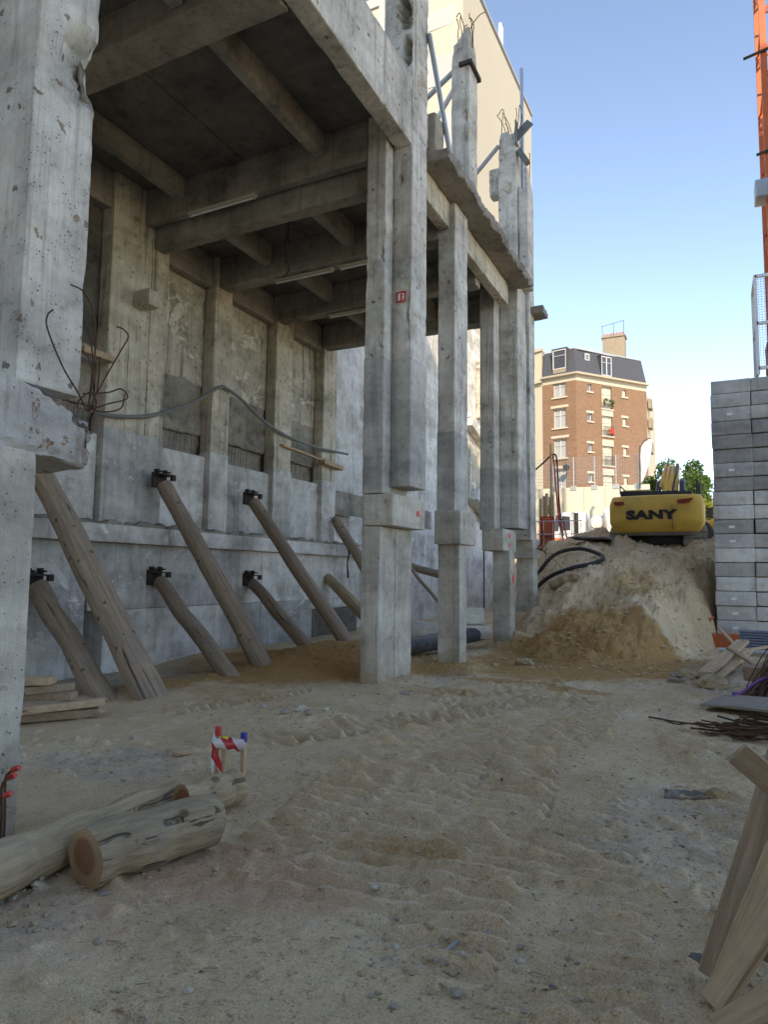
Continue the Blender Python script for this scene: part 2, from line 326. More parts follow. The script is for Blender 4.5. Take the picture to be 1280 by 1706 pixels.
def ground_h(x, y, full=True):
    x = np.asarray(x, float); y = np.asarray(y, float); P = np.stack([x, y, 0*x], -1)
    foot = np.interp(x, FOOT_X, FOOT_Y) + .45*vn(P, .6, 5)
    top = np.interp(x, [-30, -9, -6.8, -5.6, -4.7, -4], [35, 35, 32, 24.5, 21.7, 20.8]); s = np.clip((y-foot)/(top-foot), 0, 1.0)
    ramp_ = 2.5*(.62*s+.38*s*s*(3-2*s)); n1 = fbm(P, .8, 3, 4)
    onm = sstep(0, .12, s)*(1-sstep(23, 25, y))
    h = ramp_ + onm*(.34*n1+.26*np.abs(fbm(P, 1.7, 13, 4))+.1*np.abs(fbm(P, 5, 14, 3))-.08)
    h = h + .12*sstep(20, 23, y)*sstep(.9, 1, s)
    # crest heap by the mixer, heap of brown sand by the props, little heaps at the piers
    h = h + .5*sstep(0, 1, ell(x, y, -3.7, 23.2, 1.4, 1.3)*1.2) - .18*sstep(0, 1, ell(x, y, -1.4, 20.4, 1.8, 1.5))
    h = h + .34*sstep(0, .9, ell(x, y, -6.4, 10.9, 2.1, 2.4, .1))*(1+.3*n1)
    h = h + .45*sstep(0, 1, ell(x, y, -5.9, 16.4, 1.1, 1.2))
    h = h + .05*sstep(0, .8, ell(x, y, -4.45, 9.4, .75, 1.05)) + .1*sstep(0, .8, ell(x, y, -4.25, 11.4, .8, .9)) + .03*sstep(0, .8, ell(x, y, -4.3, 8.6, .6, .5))
    h = h + .14*sstep(0, .8, ell(x, y, -4.3, 15.1, .7, .7)) + .1*sstep(0, .8, ell(x, y, -4.15, 6.6, .8, .5)) + .16*sstep(0, 1, ell(x, y, .3, 13.2, 1.3, 2.6))
    h = h - .1*sstep(-7.2, -8.4, x)*(1-sstep(9, 11, y)) - .1*ell(x, y, -7.0, 6.5, .6, .35)
    flat = (1-sstep(.02, .2, s))
    h = h + flat*(.04*fbm(P, .55, 21, 3)+.013*fbm(P, 2.2, 23, 3))
    if full:
        P2 = P+31.7; rough = .35+.65*sstep(-.1, .3, fbm(P, .7, 41, 2))
        h = h + (.014*rough+.03*onm)*fbm(P2, 7, 25, 3) + (.009*rough+.016*onm)*fbm(P2, 22, 27, 2) + .006*vn(P2, 48, 29)
        lump = np.clip(fbm(P2, 11, 61, 2)-.24, 0, 1); h = h+lump*(.11*rough+.1*onm)
        trk = 0*x; kmax = 0*x
        for i, (a, b, w, p) in enumerate(TRACKS):
            a = np.array(a); d = np.array(b)-a; L = np.hypot(*d); d /= L
            u = (x-a[0])*d[0]+(y-a[1])*d[1]; wob = .06*vn(np.stack([u, 0*u+i*9., 0*u], -1), .8, 50+i)
            v = -(x-a[0])*d[1]+(y-a[1])*d[0] + wob
            k = sstep(w*.56, w*.44, np.abs(v))*sstep(-.2, .4, u)*sstep(L+.3, L-.5, u)
            k = k*flat*np.clip(.85+1.7*fbm(P+i*7, .9, 70+i, 2), .0, 1)
            ph = (u+.014*fbm(P, 3, 90+i, 2)+.05*v)/p
            saw = ph-np.floor(ph); lug = sstep(.0, .13, saw)*sstep(.5, .3, saw)
            trk = trk*(1-k) + k*(.082*lug*(.8+.6*vn(P2, 9, 77+i))-.03); kmax = np.maximum(kmax, k)
        h = h + trk + kmax*(-.75)*((.014*rough)*fbm(P2, 7, 25, 3)+lump*.11*rough)
    return h
def gh(x, y): return float(ground_h(np.array([x]), np.array([y]), False)[0])
def lines(segs):
    o = []
    for a, b, n in segs: o += list(np.linspace(a, b, n, endpoint=False))
    return np.array(o+[segs[-1][1]])
gx = lines([(-300, -40, 8), (-40, -10.5, 14), (-10.5, -7, 60), (-7, 1.2, 360), (1.2, 3, 20), (3, 40, 12), (40, 300, 8)])
gy = lines([(-200, -10, 8), (-10, 1.6, 14), (1.6, 8, 330), (8, 14, 170), (14, 25, 150), (25, 60, 20), (60, 600, 14)])
GX, GY = np.meshgrid(gx, gy, indexing='ij'); x = GX.ravel(); y = GY.ravel()
gz = ground_h(x, y)
gV = np.stack([x, y, gz], -1)
nx, ny = GX.shape; idx = np.arange(nx*ny).reshape(nx, ny)
gF = np.stack([idx[:-1, :-1], idx[1:, :-1], idx[1:, 1:], idx[:-1, 1:]], -1).reshape(-1, 4)
me = bpy.data.meshes.new('ground'); me.from_pydata(gV.tolist(), [], gF.tolist()); me.update(); me.shade_smooth()
P0 = np.stack([x, y, 0*x], -1); wob = .5*fbm(P0, 1.6, 8, 4)
wx = .55*fbm(P0, .9, 81, 4); wy = .55*fbm(P0, .9, 91, 4)
def zone(*a): e_ = ell(x+wx*min(1, a[2]), y+wy*min(1, a[3]), *a); return sstep(0, .5, e_+wob*.25*(e_ > 0))
brown = np.maximum.reduce([1.5*zone(-2.3, 13.4, 2.7, 3.1), 1.2*zone(-6.6, 10.4, 2.6, 3.0), .7*zone(-7.2, 8.0, 1.0, 1.5), .8*zone(-4.3, 11.0, .8, 1.0), .6*zone(-2.9, 10.3, 1.2, .35), .42*zone(-1.75, 3.75, .55, .4, .6),
                            .55*zone(-1.7, 9.9, .7, .3), .6*zone(-5.9, 16.4, 1.4, 1.5), .4*zone(-3.6, 9.0, 1.0, .5), .3*zone(-5.8, 7.3, 1.2, .6), .45*zone(-1.8, 17.2, 1.0, 1.3)])
red = np.maximum.reduce([zone(-2.45, 3.05, .62, .4, .5), .8*zone(-2.0, 3.0, .45, .3), .5*zone(-2.6, 2.5, .5, .4)])
grey = np.maximum.reduce([sstep(-7.0, -8.0, x+wob*.8)*(1-sstep(8.5, 10.5, y)), .8*zone(.3, 12.5, 1.5, 3.2), .7*zone(-4.6, 4.2, 1.0, .6), .5*zone(-.1, 4.9, .9, 1.0), .6*zone(-3.2, 2.3, .8, .5), .5*zone(-3.9, 9.9, .6, 1.2)])
ca = me.color_attributes.new('zones', 'FLOAT_COLOR', 'POINT')
ca.data.foreach_set('color', np.stack([brown, red, grey, np.ones_like(x)], -1).astype(np.float32).ravel())
def ground_mat():
    m, t, b = newmat('sandy_site_soil', .95, .15); P = mapv(t, (1, 1, 1))
    at = t.nodes.new('ShaderNodeAttribute'); at.attribute_name = 'zones'
    sp = t.nodes.new('ShaderNodeSeparateColor'); t.links.new(at.outputs['Color'], sp.inputs[0])
    n1 = noise(t, P, .8, 4, .6); n2 = noise(t, P, 6, 5, .7); n3 = noise(t, P, 45, 4, .75)
    col = ramp(t, n1, [(.3, (.49, .35, .205)), (.5, (.6, .445, .27)), (.72, (.68, .53, .35))])
    col = mix(t, mth(t, 'MULTIPLY', rampf(t, n2, .48, .68), .6), col, (.4, .3, .18))
    col = mix(t, mth(t, 'MULTIPLY', rampf(t, noise(t, P, 2.3, 4, .7), .55, .7), .5), col, (.62, .54, .4))
    bm = mth(t, 'MULTIPLY', sp.outputs[0], mth(t, 'ADD', .45, rampf(t, n2, .3, .6)))
    col = mix(t, mth(t, 'MULTIPLY', rampf(t, bm, .12, .75), .95), col, mix(t, n3, (.31, .165, .05), (.48, .285, .11)))
    rm = mth(t, 'MULTIPLY', sp.outputs[1], rampf(t, n3, .4, .62)); col = mix(t, mth(t, 'MULTIPLY', rm, .75), col, (.45, .21, .13))
    gm = mth(t, 'MULTIPLY', sp.outputs[2], rampf(t, noise(t, P, 3.5, 6, .7), .35, .6)); col = mix(t, mth(t, 'MULTIPLY', gm, .75), col, mix(t, n3, (.2, .19, .18), (.38, .37, .35)))
    vo = t.nodes.new('ShaderNodeTexVoronoi'); vo.inputs['Scale'].default_value = 75; t.links.new(P, vo.inputs['Vector'])
    vs = t.nodes.new('ShaderNodeSeparateColor'); t.links.new(vo.outputs['Color'], vs.inputs[0])
    grit = mth(t, 'MULTIPLY', rampf(t, vs.outputs[0], .86, .88), mth(t, 'SUBTRACT', 1, rampf(t, vo.outputs['Distance'], .28, .4)))
    col = mix(t, mth(t, 'MULTIPLY', grit, .65), col, mix(t, vs.outputs[1], (.17, .15, .13), (.62, .58, .52)))
    col = mix(t, .7, col, mix(t, n3, (.22, .22, .22), (.78, .78, .78)), 'OVERLAY')
    col = mix(t, .4, col, mix(t, n2, (.25, .25, .25), (.75, .75, .75)), 'OVERLAY')
    n4 = noise(t, P, 130, 3, .75); col = mix(t, .6, col, mix(t, rampf(t, n4, .3, .7), (.2, .2, .2), (.8, .8, .8)), 'OVERLAY')
    t.links.new(col, b.inputs['Base Color'])
    h = mth(t, 'ADD', mth(t, 'MULTIPLY', n3, .7), mth(t, 'ADD', mth(t, 'MULTIPLY', n2, .8), mth(t, 'MULTIPLY', grit, .5)))
    h = mth(t, 'ADD', h, mth(t, 'MULTIPLY', noise(t, P, 160, 3, .7), .35))
    bump(t, b, h, .7, .02); return m
M_ground = ground_mat(); me.materials.append(M_ground)
g = bpy.data.objects.new('ground', me); COL.objects.link(g); struct(g)

# ------------------------------------------------------------ the concrete frame
fr = thing('stripped_concrete_building', 'stripped grey concrete building frame with tall columns, beams and dark ceiling', 'building frame')
SEED = [10]
def part(name, mat, lo, hi, parent=fr, seg=.11, r0=.012, r1=.045, amp=.005, dents=(), fn=None, label=None):
    SEED[0] += 7; m = MB(); m.add(*rb(lo, hi, seg, r0, r1, amp, SEED[0], dents, fn)); return m.obj(name, mat, parent, label=label)
def broken_top(z, am=.25, taper=.0, cx=0, cy=0):
    def f(V2, V):
        k = sstep(z-.8, z, V[:, 2]); V2 = V2.copy()
        V2[:, 2] -= k*am*(.9+1.3*vn(V*np.array([1, 1, .2]), 3.3, 5)+.8*vn(V, 9, 6))
        if taper:
            V2[:, 0] += k*taper*(cx-V2[:, 0]); V2[:, 1] += k*taper*(cy-V2[:, 1])
        return V2
    return f
def bars(name, parent, roots, seed, h=(.35, .9), r=.009, spread=.25):
    rr = random.Random(seed); m = MB()
    for (a, b, c) in roots:
        L = rr.uniform(*h); p = [(a, b, c-.15), (a, b, c+.05)]; q = [a, b, c+.05]; dx, dy = rr.uniform(-.4, .4), rr.uniform(-.4, .4); n = 4
        for i in range(n):
            q = [q[0]+dx*L/n*spread*4, q[1]+dy*L/n*spread*4, q[2]+L/n*(1 if i < 3 else rr.uniform(-.7, .7))]; p.append(tuple(q)); dx += rr.uniform(-.7, .7); dy += rr.uniform(-.7, .7)
        m.add(*tube(p, r, 6, sub=5))
    return m.obj(name, M_rust, parent)
# near left column
c0 = part('column', M_col, (-4.62, 2.83, 2.85), (-4.10, 3.33, 9.3), seg=.07, r1=.05, dents=[((-4.12, 3.22, 5.35), (.2, .2, .28), .12), ((-4.1, 3.0, 6.1), (.16, .25, .35), .03)], label='left foreground column with a broken corbel')
part('corbel', M_flake, (-4.7, 2.1, 2.33), (-3.9, 3.30, 2.82), c0, seg=.024, r0=.012, r1=.06, amp=.022, dents=[((-3.95, 3.28, 2.72), (.2, .2, .14), .07), ((-3.9, 3.3, 2.5), (.1, .1, .2), .04), ((-3.9, 2.7, 2.36), (.1, .4, .05), .03)],
     fn=lambda V2, V: V2-np.stack([0*V[:, 0], 0*V[:, 0], sstep(2.55, 2.8, V[:, 2])*sstep(2.6, 3.3, V[:, 1])*.16+.03*sstep(2.5, 2.35, V[:, 2])*vn(V, 4, 3)], -1), label='flaking white painted corbel')
part('pier_leg', M_leg, (-4.55, 2.2, -.4), (-3.9, 2.88, 2.36), c0, seg=.08, r1=.025)
rr = random.Random(4); m = MB()
root = np.array((-4.02, 3.33, 2.74))
for pts in ([(0, 0, 0), (.02, -.12, .2), (.05, -.32, .45), (.06, -.5, .85), (.07, -.52, 1.02), (.07, -.47, 1.12)], [(0, .02, 0), (-.02, .05, .3), (0, .06, .9), (0, .02, 1.35), (0, -.1, 1.58), (0, -.24, 1.6)],
            [(0, .02, .02), (.05, .1, .4), (.1, .24, .9), (.12, .3, 1.12), (.12, .24, 1.2), (.12, .16, 1.2)], [(0, 0, 0), (.05, .0, .4), (.05, -.06, .68), (.05, -.14, .75)], [(0, 0, 0), (.02, .04, .5), (.02, -.02, .95), (.02, -.06, 1.08)],
            [(0, 0, 0), (.1, .12, .12), (.14, .3, .25), (.1, .27, .38), (.06, .16, .3), (0, -.05, .22)], [(0, 0, .05), (.05, .12, .02), (.12, .25, .1), (.14, .27, .3)], [(0, -.1, .1), (.02, .0, .25), (.02, .08, .15), (0, .06, -.1), (.03, .03, -.3)], [(0, .02, 0), (.0, .1, .3), (.0, .12, .6), (.02, .1, .78)]):
    m.add(*tube(np.array(pts)*np.array((1, .78, .54))+root, .006, 6, sub=6))
m.obj('rebar', M_rust, c0)
# middle double column at the joint
c1 = part('column', M_col, (-4.77, 8.95, 4.86), (-4.432, 9.85, 8.95), seg=.07, dents=[((-4.45, 8.95, 6.6), (.12, .12, .3), .05), ((-4.5, 8.95, 5.2), (.1, .1, .2), .07), ((-4.7, 8.95, 6.3), (.15, .1, .5), .02)], label='tallest middle column, stepped in plan, with a fire sign')
part('shaft', M_col, (-4.43, 9.2, 4.88), (-4.1, 9.8, 8.625), c1, seg=.07, r1=.055, dents=[((-4.12, 9.2, 5.5), (.12, .12, .55), .05), ((-4.3, 9.2, 7.9), (.02, .06, .25), .05), ((-4.1, 9.5, 7.6), (.1, .12, .03), .03)])
part('lower_shaft', M_coat, (-4.775, 8.942, 2.81), (-4.428, 9.86, 4.9), c1, seg=.07, r1=.03)
part('lower_shaft', M_coat, (-4.427, 9.19, 2.93), (-4.092, 9.81, 4.92), c1, seg=.07, r1=.03)
part('corbel', M_leg, (-4.765, 8.94, 2.33), (-4.27, 10.2, 2.8), c1, seg=.09, r1=.025)
part('pier_leg', M_leg, (-4.775, 8.95, -.4), (-4.47, 9.49, 2.32), c1, seg=.09, r1=.022)
part('pier_leg', M_leg, (-4.775, 9.503, -.4), (-4.468, 10.12, 2.32), c1, seg=.09, r1=.022)
part('upper_shaft', M_col, (-4.62, 9.2, 8.63), (-4.102, 9.82, 12.6), c1, seg=.038, r1=.06, dents=[((-4.25, 9.2, 10.65), (.14, .2, .34), .22), ((-4.2, 9.2, 9.95), (.1, .15, .28), .2), ((-4.35, 9.2, 9.45), (.12, .15, .3), .06), ((-4.1, 9.6, 9.5), (.1, .2, .3), .05)])
# second column
c2 = part('column', M_col, (-4.43, 11.13, 4.1), (-4.1, 11.82, 8.4), seg=.07, label='slender column second from the sign, plain in plan')
part('lower_shaft', M_coat, (-4.436, 11.122, 2.72), (-4.094, 11.83, 4.15), c2, seg=.08, r1=.03)
part('corbel', M_leg, (-4.47, 11.1, 2.15), (-3.98, 11.95, 2.74), c2, seg=.09, r1=.04)
part('pier_leg', M_leg, (-4.46, 11.25, -.4), (-4.05, 11.62, 2.16), c2, seg=.09, r1=.022)
part('upper_shaft', M_col, (-4.3, 11.45, 8.6), (-3.94, 11.95, 12.05), c2, seg=.06, r1=.06, dents=[((-4.0, 11.45, 10.2), (.12, .15, .12), .07), ((-4.03, 11.45, 9.8), (.1, .15, .1), .06)], fn=broken_top(12.05, .12, .14, -4.1, 11.7))
bars('rebar', c2, [(-4.2+.05*i, 11.55+.06*(i % 3), 11.9) for i in range(7)], 3, (.4, .8), .009, .1)
part('steel_collar', M_dsteel, (-4.14, 11.4, 11.25), (-3.88, 12.0, 11.33), c2, seg=.3, r0=.005, r1=0, amp=0)
# third column
c3 = part('column', M_col, (-4.9, 15.0, 4.1), (-4.552, 15.9, 8.4), seg=.09, label='third column, stepped in plan with exposed rebar scars')
part('shaft', M_col, (-4.55, 15.42, 4.1), (-4.1, 16.2, 8.62), c3, seg=.09, r1=.055, dents=[((-4.2, 15.42, 5.6), (.08, .1, .7), .03)])
part('lower_shaft', M_coat, (-4.906, 14.99, 2.66), (-4.547, 15.91, 4.12), c3, seg=.09, r1=.03)
part('lower_shaft', M_coat, (-4.545, 15.41, 2.72), (-4.094, 16.21, 4.12), c3, seg=.09, r1=.03)
part('corbel', M_leg, (-4.76, 14.7, 2.17), (-4.27, 15.8, 2.67), c3, seg=.1, r1=.03)
part('pier_leg', M_leg, (-4.6, 15.0, -.4), (-4.2, 15.4, 2.18), c3, seg=.1, r1=.025)
part('upper_shaft', M_col, (-4.56, 15.42, 8.63), (-4.1, 16.2, 12.6), c3, seg=.08, r1=.07, fn=broken_top(12.6, .2, .15, -4.4, 15.8), dents=[((-4.3, 15.42, 11.0), (.15, .2, .15), .08)])
part('stub', M_col, (-4.098, 15.5, 8.6), (-3.86, 16.1, 11.2), c3, seg=.08, r1=.07, fn=broken_top(11.2, .25))
part('stub', M_col, (-4.86, 15.6, 11.05), (-4.57, 15.95, 11.75), c3, seg=.08, r0=.05, r1=.09)
bars('rebar', c3, [(-4.5+.06*i, 15.6+.07*(i % 3), 12.4) for i in range(8)], 9, (.5, 1.0), .009, .12)
m = MB(); m.add(*bar((-4.15, 15.5, 12.3), (-3.8, 15.6, 12.7), .03, .2)); m.add(*bar((-4.1, 15.45, 12.1), (-4.1, 15.45, 12.7), .2, .03)); m.add(*bar((-4.05, 15.5, 11.95), (-3.85, 15.5, 11.6), .2, .12)); m.obj('bent_steel_plate', M_gsteel, c3, False)
# fourth column
c4 = part('column', M_col, (-4.6, 16.55, 2.5), (-4.1, 17.1, 12.3), seg=.1, r1=.06, fn=broken_top(12.3, .2, .3, -4.3, 16.9), label='farthest column half hidden behind the third')
part('corbel', M_leg, (-4.65, 16.75, 2.05), (-4.08, 17.4, 2.55), c4, seg=.1, r1=.07)
part('pier_leg', M_leg, (-4.55, 16.85, -.4), (-4.12, 17.3, 2.07), c4, seg=.1, r1=.03)
part('slab_stub', M_beam, (-4.2, 16.7, 8.3), (-3.78, 17.3, 8.48), c4, seg=.06, r1=.09)
bars('rebar', c4, [(-4.4+.07*i, 16.8+.05*(i % 2), 12.15) for i in range(5)], 12, (.3, .6), .009, .12)
m = MB(); rr = random.Random(8)
for i in range(9):
    p = [(-4.08, 17.0+.05*i, 2.3+.03*rr.random())]; q = np.array(p[0]); d = np.array((.25, rr.uniform(-.3, .4), rr.uniform(-.2, .5)))
    for k in range(4): q = q+d*.45; d = d+np.array((rr.uniform(-.2, .1), rr.uniform(-.2, .2), rr.uniform(-.3, .2))); p.append(tuple(q))
    m.add(*tube(p, .008, 5, sub=4))
m.obj('rebar', M_rust, c4)
# slabs, beams, joists
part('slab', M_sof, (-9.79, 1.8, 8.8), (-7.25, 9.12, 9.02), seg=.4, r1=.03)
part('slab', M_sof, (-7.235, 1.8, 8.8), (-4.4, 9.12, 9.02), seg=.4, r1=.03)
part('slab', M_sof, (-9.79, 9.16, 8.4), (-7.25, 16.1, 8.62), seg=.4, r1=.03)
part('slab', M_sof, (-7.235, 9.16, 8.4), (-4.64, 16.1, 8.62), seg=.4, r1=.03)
def ragged(V2, V):
    V2 = V2.copy(); k = sstep(-4.0, -3.72, V[:, 0]); V2[:, 0] += k*(.03*vn(V, 2.2, 4)+.045*vn(V, 9, 5)+.03*vn(V, 21, 7)-.02); V2[:, 2] += k*sstep(8.5, 8.62, V[:, 2])*.05*vn(V, 5, 6); return V2
part('slab_edge', M_beam, (-4.636, 9.84, 8.402), (-3.72, 15.38, 8.6), seg=.06, r1=.05, fn=ragged)
part('edge_beam', M_col, (-4.39, 3.34, 8.33), (-4.104, 9.19, 9.45), seg=.09, r1=.06)
part('edge_beam', M_pil, (-4.42, 9.86, 7.9), (-4.2, 11.12, 8.398), seg=.12)
part('edge_beam', M_pil, (-4.42, 11.84, 7.9), (-4.2, 14.98, 8.398), seg=.12)
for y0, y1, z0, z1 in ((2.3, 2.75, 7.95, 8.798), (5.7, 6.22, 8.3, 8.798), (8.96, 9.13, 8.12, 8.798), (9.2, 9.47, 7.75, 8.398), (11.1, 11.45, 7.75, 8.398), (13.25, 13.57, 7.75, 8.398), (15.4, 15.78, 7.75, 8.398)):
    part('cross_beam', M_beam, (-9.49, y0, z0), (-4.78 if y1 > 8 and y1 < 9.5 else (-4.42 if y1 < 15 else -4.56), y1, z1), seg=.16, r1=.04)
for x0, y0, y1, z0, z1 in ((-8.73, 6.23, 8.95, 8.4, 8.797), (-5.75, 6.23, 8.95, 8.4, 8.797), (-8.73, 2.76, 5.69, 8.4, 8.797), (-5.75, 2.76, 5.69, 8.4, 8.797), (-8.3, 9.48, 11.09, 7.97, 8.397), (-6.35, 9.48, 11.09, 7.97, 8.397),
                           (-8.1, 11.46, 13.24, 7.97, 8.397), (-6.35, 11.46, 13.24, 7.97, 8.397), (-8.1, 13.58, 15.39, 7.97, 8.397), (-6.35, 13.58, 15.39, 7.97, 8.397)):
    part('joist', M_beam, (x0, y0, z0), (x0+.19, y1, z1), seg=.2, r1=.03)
for i, (y0, y1) in enumerate(((5.0, 5.9), (8.24, 9.17), (9.185, 9.62), (11.0, 11.57), (13.27, 14.0), (15.5, 16.2))):
    part('pilaster', M_pil, (-9.79, y0, 4.1), (-9.5, y1, 8.797 if i < 2 else 8.395), seg=.12, r1=.03, dents=[((-9.5, y0+.1, 4.9), (.1, .2, .15), .04)])
    part('pilaster_base', M_plast2 if i in (1, 2, 4) else M_plast, (-9.79, y0-.01, 2.44), (-9.49, y1+.01, 4.13), seg=.12, r1=.012)
for y0, y1 in ((5.91, 8.23), (9.63, 10.99), (11.58, 13.26), (14.01, 15.49)):
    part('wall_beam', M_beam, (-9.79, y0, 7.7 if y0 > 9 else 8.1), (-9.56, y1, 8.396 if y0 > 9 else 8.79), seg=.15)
part('broken_bracket', M_pil, (-9.5, 8.75, 6.45), (-9.12, 9.05, 6.75), seg=.06, r0=.03, r1=.08)
part('parapet_stub', M_rough, (-4.3, 9.95, 8.61), (-4.02, 10.35, 9.35), seg=.07, r1=.08)

# ------------------------------------------------------------ back wall with its ledge
M_dkm = concrete('dark_opening_masonry', (.16, .14, .11), (.1, .09, .075), (.03, .028, .025), .5, .8, 0, .8, 1.0)  # dark colour paints in the gloom of an opening left of the first pilaster
wl = thing('basement_wall', 'long stained concrete back wall with grey render below and a ledge', 'wall')
for i, (y0, y1) in enumerate(((3.0, 5.0), (5.91, 8.23), (9.62, 11.0), (11.57, 13.27), (14.0, 15.5))):
    part('upper_panel', M_panel if i != 1 else M_dkm, (-10.0, y0-.02, 5.55), (-9.8, y1+.02, 8.2 if y0 > 9 else 8.7), wl, seg=.2, amp=.008)
    part('rough_band', M_rough, (-10.02, y0-.02, 4.48), (-9.79, y1+.02, 5.58), wl, seg=.05, r0=.02, r1=.06, amp=.05)
    part('rough_band', M_rough, (-10.1, y0-.02, 3.9), (-9.88, y1+.02, 4.5), wl, seg=.06, r0=.02, r1=.06, amp=.04)
    m = MB(); rr = random.Random(i)
    for k in range(int((y1-y0)/.11)):
        yy = y0+.06+k*.11; m.add(*tube([(-9.83+rr.uniform(-.02, .02), yy, 3.95), (-9.8+rr.uniform(-.03, .03), yy+rr.uniform(-.02, .02), 4.5)], .004, 4))
    m.obj('exposed_mesh', M_dsteel, wl)
    part('render_panel', M_plast if i != 3 else M_plast2, (-9.9, y0+.004, 2.44), (-9.62, y1-.014, 4.02-.03*(i % 2)), wl, seg=.2, r1=.02)
def crumb(V2, V):
    V2 = V2.copy(); k = sstep(2.4, 2.46, V[:, 2]); V2[:, 2] += k*.05*(vn(V, 6, 3)+.7*vn(V, 15, 4)); return V2
for y0, y1 in ((3.0, 9.6), (9.61, 13.4), (13.41, 17.4)):
    part('ledge', M_plast, (-9.9, y0, 2.1), (-9.2, y1, 2.4), wl, seg=.12, r0=.01, r1=.03)
    part('ledge_rubble', M_rough, (-9.8, y0+.01, 2.39), (-9.27, y1-.01, 2.46), wl, seg=.06, r0=.01, r1=.04, amp=.02, fn=crumb)
for i, (y0, y1) in enumerate(((3.0, 7.92), (7.96, 11.9), (11.905, 14.9), (14.905, 17.4))):
    part('lower_panel', (M_plast2, M_plast2, M_plast, M_plast)[i], (-9.9, y0, .95 if i else -.3), (-9.36, y1, 2.098), wl, seg=.2, r1=.015)
    if i: part('lower_panel', (M_plast, M_plast, M_plast2, M_plast)[i], (-9.9, y0+.35*(i == 1), -.3 if i < 3 else .7), (-9.355, y1, .945), wl, seg=.2, r1=.02)
part('rough_band', M_rough, (-9.9, 14.9, -.3), (-9.4, 17.4, .69), wl, seg=.07, r1=.05, amp=.03)
m = MB()
for k in range(22): m.add(*tube([(-9.37, 14.95+.11*k, 0), (-9.35, 14.95+.11*k, .72)], .008, 5))
m.obj('exposed_mesh', M_dsteel, wl)
part('backing', M_rough, (-10.5, 2.0, -.4), (-10.04, 16.21, 8.79), wl, seg=.5, r1=.02)
# party wall beyond the slab
pw = thing('party_wall', 'tall peeling white party wall beyond the end of the slab', 'wall')
part('wall', M_white, (-10.3, 16.22, 4.0), (-9.85, 24.0, 13), pw, seg=.2, r1=.03, amp=.012)
part('wall', M_white, (-10.3, 24.02, 4.0), (-9.86, 33, 13), pw, seg=.25, r1=.03, amp=.012)
part('rough_band', M_rough, (-10.3, 16.22, 3.3), (-9.8, 24.0, 4.02), pw, seg=.09, r1=.05, amp=.04)
for i, y0 in enumerate((17.41, 20.6, 23.8, 27.0, 30.2)): part('render_panel', M_plast, (-10.3, y0, -.4), (-9.7, y0+3.17, 3.32 if i < 2 else 4.02), pw, seg=.3, r1=.02)
m = MB(); m.add(*tube([(-9.69, 30.19, 0), (-9.69, 30.19, 3.9)], .04, 6)); m.obj('joint_strip', M_dsteel, pw)
# broken hanging panels near the party wall end
hp = thing('broken_wall_panels', 'broken brownish wall panels hanging off the white party wall', 'rubble')
for lo, hi, a in (((-9.84, 28.0, 7.7), (-9.5, 31.4, 8.1), .3), ((-9.84, 28.0, 8.0), (-9.6, 31.4, 8.25), .36), ((-9.84, 28.1, 4.9), (-9.62, 29.7, 7.4), .06), ((-9.84, 28.2, 4.4), (-9.3, 31.4, 4.95), .33), ((-9.84, 29.9, 4.9), (-9.6, 30.8, 7.0), -.03), ((-9.84, 29.4, 6.6), (-9.4, 31.2, 7.3), .0), ((-9.84, 29.6, 8.9), (-9.7, 31.0, 11.6), .0)):
    o = part('panel', M_panel if a < .2 else M_white, lo, hi, hp, seg=.12, r1=.06); c = (np.array(lo)+hi)/2
    o.data.transform(Matrix.Translation(c)@Matrix.Rotation(-a, 4, 'X')@Matrix.Translation(-c))

# ------------------------------------------------------------ raking timber props
def prop(head, base, r0, r1, label, bracket=True, mat=M_logz, seed=0, group='timber props against the back wall'):
    head = Vector(head); base = Vector(base); t = thing('timber_prop', label, 'timber prop', group, base)
    d = (head-base); L = d.length; M, _ = frame((0, 0, 0), d)
    n = 48; pts = [(L*i/n-.25*(i == 0), .014*math.sin(i*.25+seed), .012*math.sin(i*.19+seed*2)) for i in range(n+1)]
    V, F = tube(pts, [r1, (r0+r1)/2*1.03, r0], 22, True, .06, seed+3, 3.5)
    Vn = V*np.array([.4, 9, 9]); V[:, 1:] *= (1+.05*vn(Vn, 1, seed+1)+.03*vn(V*np.array([3, 22, 22]), 1, seed+2))[:, None]
    o = MB().add(V, F).obj('log', mat, t, sharp=60); o.matrix_local = M
    if bracket:
        m = MB(); y = 0
        m.add(*box((-.06, -.17, -.12), (-.01, .17, .16))); m.add(*box((-.02, -.16, .1), (.22, .16, .125)))
        for s in (-.1, .1): m.add(*tube([(-.05, s, .18), (.14, s, .17)], .016, 6)); m.add(*box((-.05, s-.02, .12), (.05, s+.02, .22)))
        m.add(*box((.14, .1, .02), (.2, .19, .12)))
        b = m.obj('bracket', M_dsteel, t, False); b.location = head-base+Vector((-.1, 0, r0*.5))
    return t
prop((-9.13, 6.84, 3.02), (-6.72, 6.80, -.02), .17, .215, 'thickest timber prop, leaning nearest the left foreground column', seed=1)
prop((-9.1, 9.32, 3.2), (-6.85, 9.45, .05), .14, .17, 'long timber prop with a split head, its foot beside the brown sand heap', seed=2)
prop((-9.1, 12.0, 3.15), (-6.75, 12.1, .22), .13, .15, 'long timber prop standing just left of the column with the fire sign', seed=3)
prop((-9.3, 15.9, 3.1), (-6.9, 15.0, .3), .13, .14, 'far long prop seen between the first and second piers', False, seed=4)
prop((-9.2, 6.92, 1.35), (-7.35, 6.6, -.08), .15, .16, 'short low prop at far left, foot beside the thickest prop', seed=5)
prop((-9.2, 9.4, 1.42), (-6.95, 8.7, -.02), .13, .145, 'short grey low prop under the split long prop', seed=6)
prop((-9.2, 12.2, 1.38), (-7.2, 11.3, .2), .125, .135, 'short brown low prop with dark bracket, foot in sand heap', seed=7)
